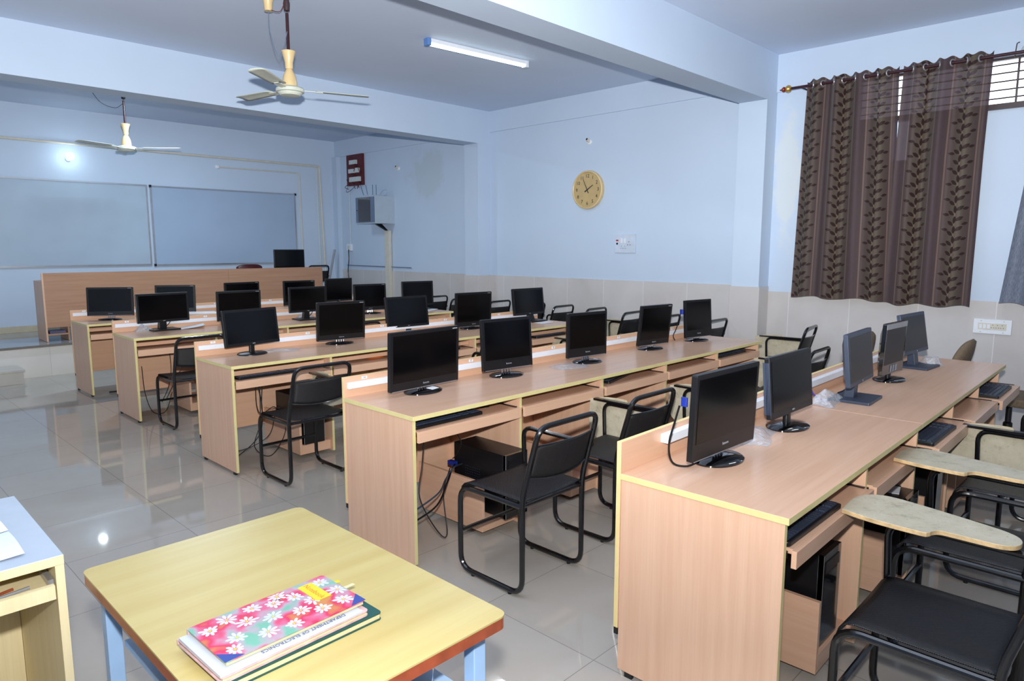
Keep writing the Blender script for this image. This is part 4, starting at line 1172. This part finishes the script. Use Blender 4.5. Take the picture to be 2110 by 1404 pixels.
o = MB().box((0,0,0), (.03,.05,.022)).obj('video_plug', 'blue', None, loc=(2.425, 2.80, .325)); tag(o, 'blue video plug at the back of the tower in the second desk row', 'plug')
# third row
for k, (pts, lab) in enumerate([
  ([(2.16,4.60,.60),(2.17,4.62,.42),(2.24,4.70,.33),(2.34,4.72,.36),(2.44,4.84,.30)], 'black cable bowing from the first tray to the tower of the third desk row'),
  ([(2.17,4.60,.60),(2.20,4.60,.40),(2.18,4.62,.2),(2.06,4.70,.06),(1.97,4.78,.02)], 'black cable falling to the floor behind the end panel of the third desk row'),
  ([(2.19,4.60,.60),(2.18,4.60,.30),(2.14,4.62,.12),(2.26,4.62,.03),(2.40,4.66,.18),(2.42,4.80,.32)], 'black cable in a wide loop near the chair of the third desk row'),
  ([(2.22,4.62,.60),(2.22,4.64,.36),(2.34,4.72,.30),(2.45,4.86,.34)], 'thin black cable swinging up to the third row tower'),
  ([(1.96,4.90,.10),(2.10,4.80,.06),(2.30,4.74,.14),(2.40,4.80,.3)], 'black cable rising from the floor toward the third row tower')]):
    cable(pts, lab)
cable([(2.30,6.60,.60),(2.31,6.62,.40),(2.27,6.60,.25),(2.24,6.7,.1)], 'black cable hanging below the first tray of the fourth desk row')
cable([(2.38,6.58,.60),(2.42,6.60,.48),(2.34,6.62,.30),(2.28,6.7,.12)], 'black cable crossing another beside the chair of the fourth desk row')
cable([(2.00,6.42,.50),(2.02,6.44,.25),(2.10,6.52,.06),(2.22,6.56,.04),(2.30,6.6,.2)], 'black cable sagging near the floor at the end panel of the fourth desk row')
cable([(2.28,8.05,.60),(2.28,8.08,.30),(2.30,8.12,.12),(2.40,8.2,.06)], 'black cable dropping below the first tray of the fifth desk row')
o = MB().tube(sway([(2.16,8.0,.012),(2.30,7.98,.012),(2.36,7.96,.014),(2.46,7.98,.012)]), .009, 0, 8).obj('power_strip_lead', 'black', None, smooth=True)
tag(o, 'short black lead lying on the floor under the fifth desk row', 'cable')
# nearest monitor of the front desk: cable with blue plug
o = cable([(2.078,1.205,.985),(2.078,1.22,.93),(2.075,1.24,.84),(2.085,1.23,.775),(2.13,1.20,.757),(2.20,1.19,.76)], 'grey-black cable looping from the left back of the nearest monitor to the desk', .004, 'black', 'monitor_cable', None)
o = MB().rbox((-.005,-.012,-.016), (.005,.012,.016), .004, 0).obj('video_plug', 'blue', None, loc=(2.084, 1.19, 1.0), smooth=True)
tag(o, 'blue video plug at the left side of the nearest monitor', 'plug')
cable([(5.02,2.93,.98),(5.01,2.96,.86),(5.00,2.98,.80),(5.03,2.98,.757)], 'black cable beside the last monitor of the second desk row', .004, 'black', 'monitor_cable', None)
o = MB().rbox((-.01,-.015,-.02), (.01,.015,.02), .006, 0).obj('video_plug', 'blue', None, loc=(5.022, 2.92, 1.0), smooth=True)
tag(o, 'blue video plug at the side of the last second-row monitor', 'plug')
cable([(3.50,1.30,.83),(3.52,1.27,.78),(3.56,1.24,.757),(3.62,1.23,.757)], 'bundle of purple and brown wires coming out below the white raceway on the front desk', .004, plain('purple_wire', (70, 60, 150), .5), 'loose_wires', None)

def film(loc, rz, L, W, h, label, seed, mat='film', name='plastic_bag', cat='plastic bag'):
    rs = random.Random(seed); ph = [rs.uniform(0, 6) for _ in range(6)]
    def fn(u, v):
        e = min(1, 5*min(u, 1-u), 5*min(v, 1-v))
        z = h*(.15+.85*sin(pi*min(1, u*1.1))**.6*sin(pi*v)**.6)*e*(.72+.14*sin(9*u+ph[0]+5*v)+.08*sin(14*v+ph[1])+.06*sin(21*u+ph[2]+9*v))
        return V(((u-.5)*L*(1+.12*sin(7*v+ph[4])), (v-.5)*W*(1+.15*sin(6*u+ph[5])), max(.001, z)))
    o = MB().grid(26, 20, fn).obj(name, mat, None, smooth=True, loc=loc, sharp=60); o.rotation_euler = (0,0,rz)
    return tag(o, label, cat)
film((2.47, 4.86, T), -.2, .34, .17, .02, 'clear plastic sheet lying beside the monitor by sticker 11', 1)
film((3.47, 2.84, T), -.1, .26, .20, .012, 'flat clear plastic bag before the monitor by sticker 18', 2)
film((2.70, 1.22, T), .2, .30, .16, .045, 'crumpled clear plastic bag between the two nearest monitors of the front desk', 3)
film((3.57, 1.235, T), .1, .26, .13, .075, 'puffed clear plastic bag behind the blue-grey monitor of the front desk', 4)
film((5.25, 1.16, T), .2, .26, .14, .07, 'clear plastic bag right of the farthest monitor of the front desk', 5)
film((3.88, 5.02, T), 0, .26, .10, .05, 'small plastic bag behind the middle monitor of the third desk row', 6)
film((3.86, 6.90, T), 0, .24, .10, .06, 'plastic bag behind the middle monitor of the fourth desk row', 7)
film((2.20, 6.92, T), 0, .16, .10, .07, 'small plastic bag at the left of the monitor by sticker 6', 8)
def sheet(loc, rz, L, W, label, name='paper_sheet', lift=.012, mat='paper'):
    o = MB().grid(8, 8, lambda u, v: V(((u-.5)*L, (v-.5)*W, .001+lift*u*u))).obj(name, mat, None, smooth=True, loc=loc); o.rotation_euler = (0,0,rz)
    o.modifiers.new('t', 'SOLIDIFY').thickness = .001
    return tag(o, label, 'paper')
sheet((2.58, 6.86, T+.001), -.3, .28, .20, 'white paper sheet on the desk right of the monitor by sticker 6', lift=.03)
sheet((5.50-.17, 4.70, T+.001), -.1, .18, .12, 'white paper sheet at the right end of the third desk row', lift=.006)
sheet((5.40, 6.66, T+.001), .2, .18, .14, 'white sheet at the right end of the fourth desk row', lift=.012)
o = MB().box((-.03, -.022, 0), (.03, .022, .001)).obj('paper_note', 'paper', None, loc=(2.335, 2.862, T+.021)); o.rotation_euler = (R(6),0,.25)
tag(o, 'small white note on the base of the monitor by sticker 16', 'note', 'notes on monitor bases')
o = MB().box((-.02, -.015, 0), (.02, .015, .001)).obj('paper_note', 'paper', None, loc=(3.745, 2.835, T+.016)); o.rotation_euler = (R(6),0,.2)
tag(o, 'small white note on the base of the monitor by sticker 18', 'note', 'notes on monitor bases')
film((3.16, 4.62, .6455), .2, .16, .13, .045, 'orange cloth bundled in the second tray of the third desk row', 9, 'orange', 'orange_cloth', 'cloth')
o = MB().rbox((-.018,-.018,-.018), (.018,.018,.018), .006, 0, None, 3, 'x').obj('wall_hook_plate', 'white', None, loc=on_row(2, 2.92, D-.02, .52)); o.scale = (.8, .8, 1)
tag(o, 'small white socket on the inner back panel under the second desk row', 'socket')

# ------------------------------------------------------------------ camera
cam = bpy.data.cameras.new('camera'); co = bpy.data.objects.new('camera', cam); C.objects.link(co)
yaw, pitch = .8015, -.1354
F = V((sin(yaw)*cos(pitch), cos(yaw)*cos(pitch), sin(pitch)))
co.location = (0, 0, 1.5306)
co.rotation_euler = F.to_track_quat('-Z', 'Y').to_euler()
cam.sensor_width = 36; cam.lens = 1419.0/2110*36; cam.clip_start = .05
sc.camera = co

# ------------------------------------------------------------------ lights
FLASH = 2050
def light(kind, name, loc, power, color=(1,1,1), **kw):
    l = bpy.data.lights.new(name, kind); l.energy = power; l.color = color
    for k, v in kw.items():
        if k != 'rot' and k != 'dirv': setattr(l, k, v)
    o = bpy.data.objects.new(name, l); C.objects.link(o); o.location = loc
    if 'rot' in kw: o.rotation_euler = kw['rot']
    if 'dirv' in kw: o.rotation_euler = V(kw['dirv']).to_track_quat('-Z', 'Y').to_euler()
    return o
# the flash gun on top of the camera: its head is tilted up, so it throws much less light downwards (like an IES profile)
fl_ = light('POINT', 'camera_flash', (.0, .0, 1.73), FLASH, (1, .985, .96), shadow_soft_size=.03)
fl_.data.use_nodes = True
nt = fl_.data.node_tree; em = nt.nodes['Emission']
tc = nt.nodes.new('ShaderNodeTexCoord')
xc_, yc_, zc = sep(nt, tc.outputs['Normal'])
fw = ((xc_*sin(.61) + yc_*cos(.61))*1.6 - .35).max(0).min(1)      # the reflector only throws light forwards
prof = [(-.70, .20), (-.56, .108), (-.42, .165), (-.29, .31), (-.22, .38), (-.09, .80), (.0, 1.0), (.15, 1.0), (.3, .92), (.9, 1.0)]
rp = ramp(nt, zc*.5+.5, [(p*.5+.5, (v, v, v, 1)) for p, v in prof])
fs_ = X(nt, rp)*fw
nt.links.new(fs_.s, em.inputs['Strength'])
light('AREA', 'tube_light_glow', (4.80, 5.09, ZC-.075), 16, (.88, .96, 1), shape='RECTANGLE', size=1.14, size_y=.03, rot=(0, 0, R(-5)))
for nm, (x, y, p) in dict(fill_light_near_bay=(5.2, 1.0, 9), fill_light_left_bay=(-.2, 5.1, 16), fill_light_back_bay=(3.4, 9.0, 60), fill_light_near_left=(-.6, -.6, 8)).items():  # unseen fill lights added under the ceiling to raise the ambient level
    light('AREA', nm, (x, y, ZC-.06), p, (.95, .97, 1) if p < 50 else (.68, .86, 1), shape='RECTANGLE', size=1.14, size_y=.05)
light('POINT', 'bulb_light', (2.765, YB-.2, 2.75), 1.6, (.75, .92, 1), shadow_soft_size=.05)

w = bpy.data.worlds.new('sky'); sc.world = w; w.use_nodes = True
bg = w.node_tree.nodes['Background']; bg.inputs[0].default_value = (.86, .93, 1, 1); bg.inputs[1].default_value = 3.5

sc.view_settings.view_transform = 'Standard'; sc.view_settings.look = 'None'; sc.view_settings.gamma = 1
sc.view_settings.use_curve_mapping = False; sc.view_settings.exposure = -0.08
sc.cycles.max_bounces = 8; sc.cycles.diffuse_bounces = 4; sc.cycles.glossy_bounces = 4; sc.cycles.transparent_max_bounces = 12
sc.cycles.use_denoising = True; sc.cycles.caustics_reflective = False; sc.cycles.caustics_refractive = False
sc.cycles.sample_clamp_indirect = 4
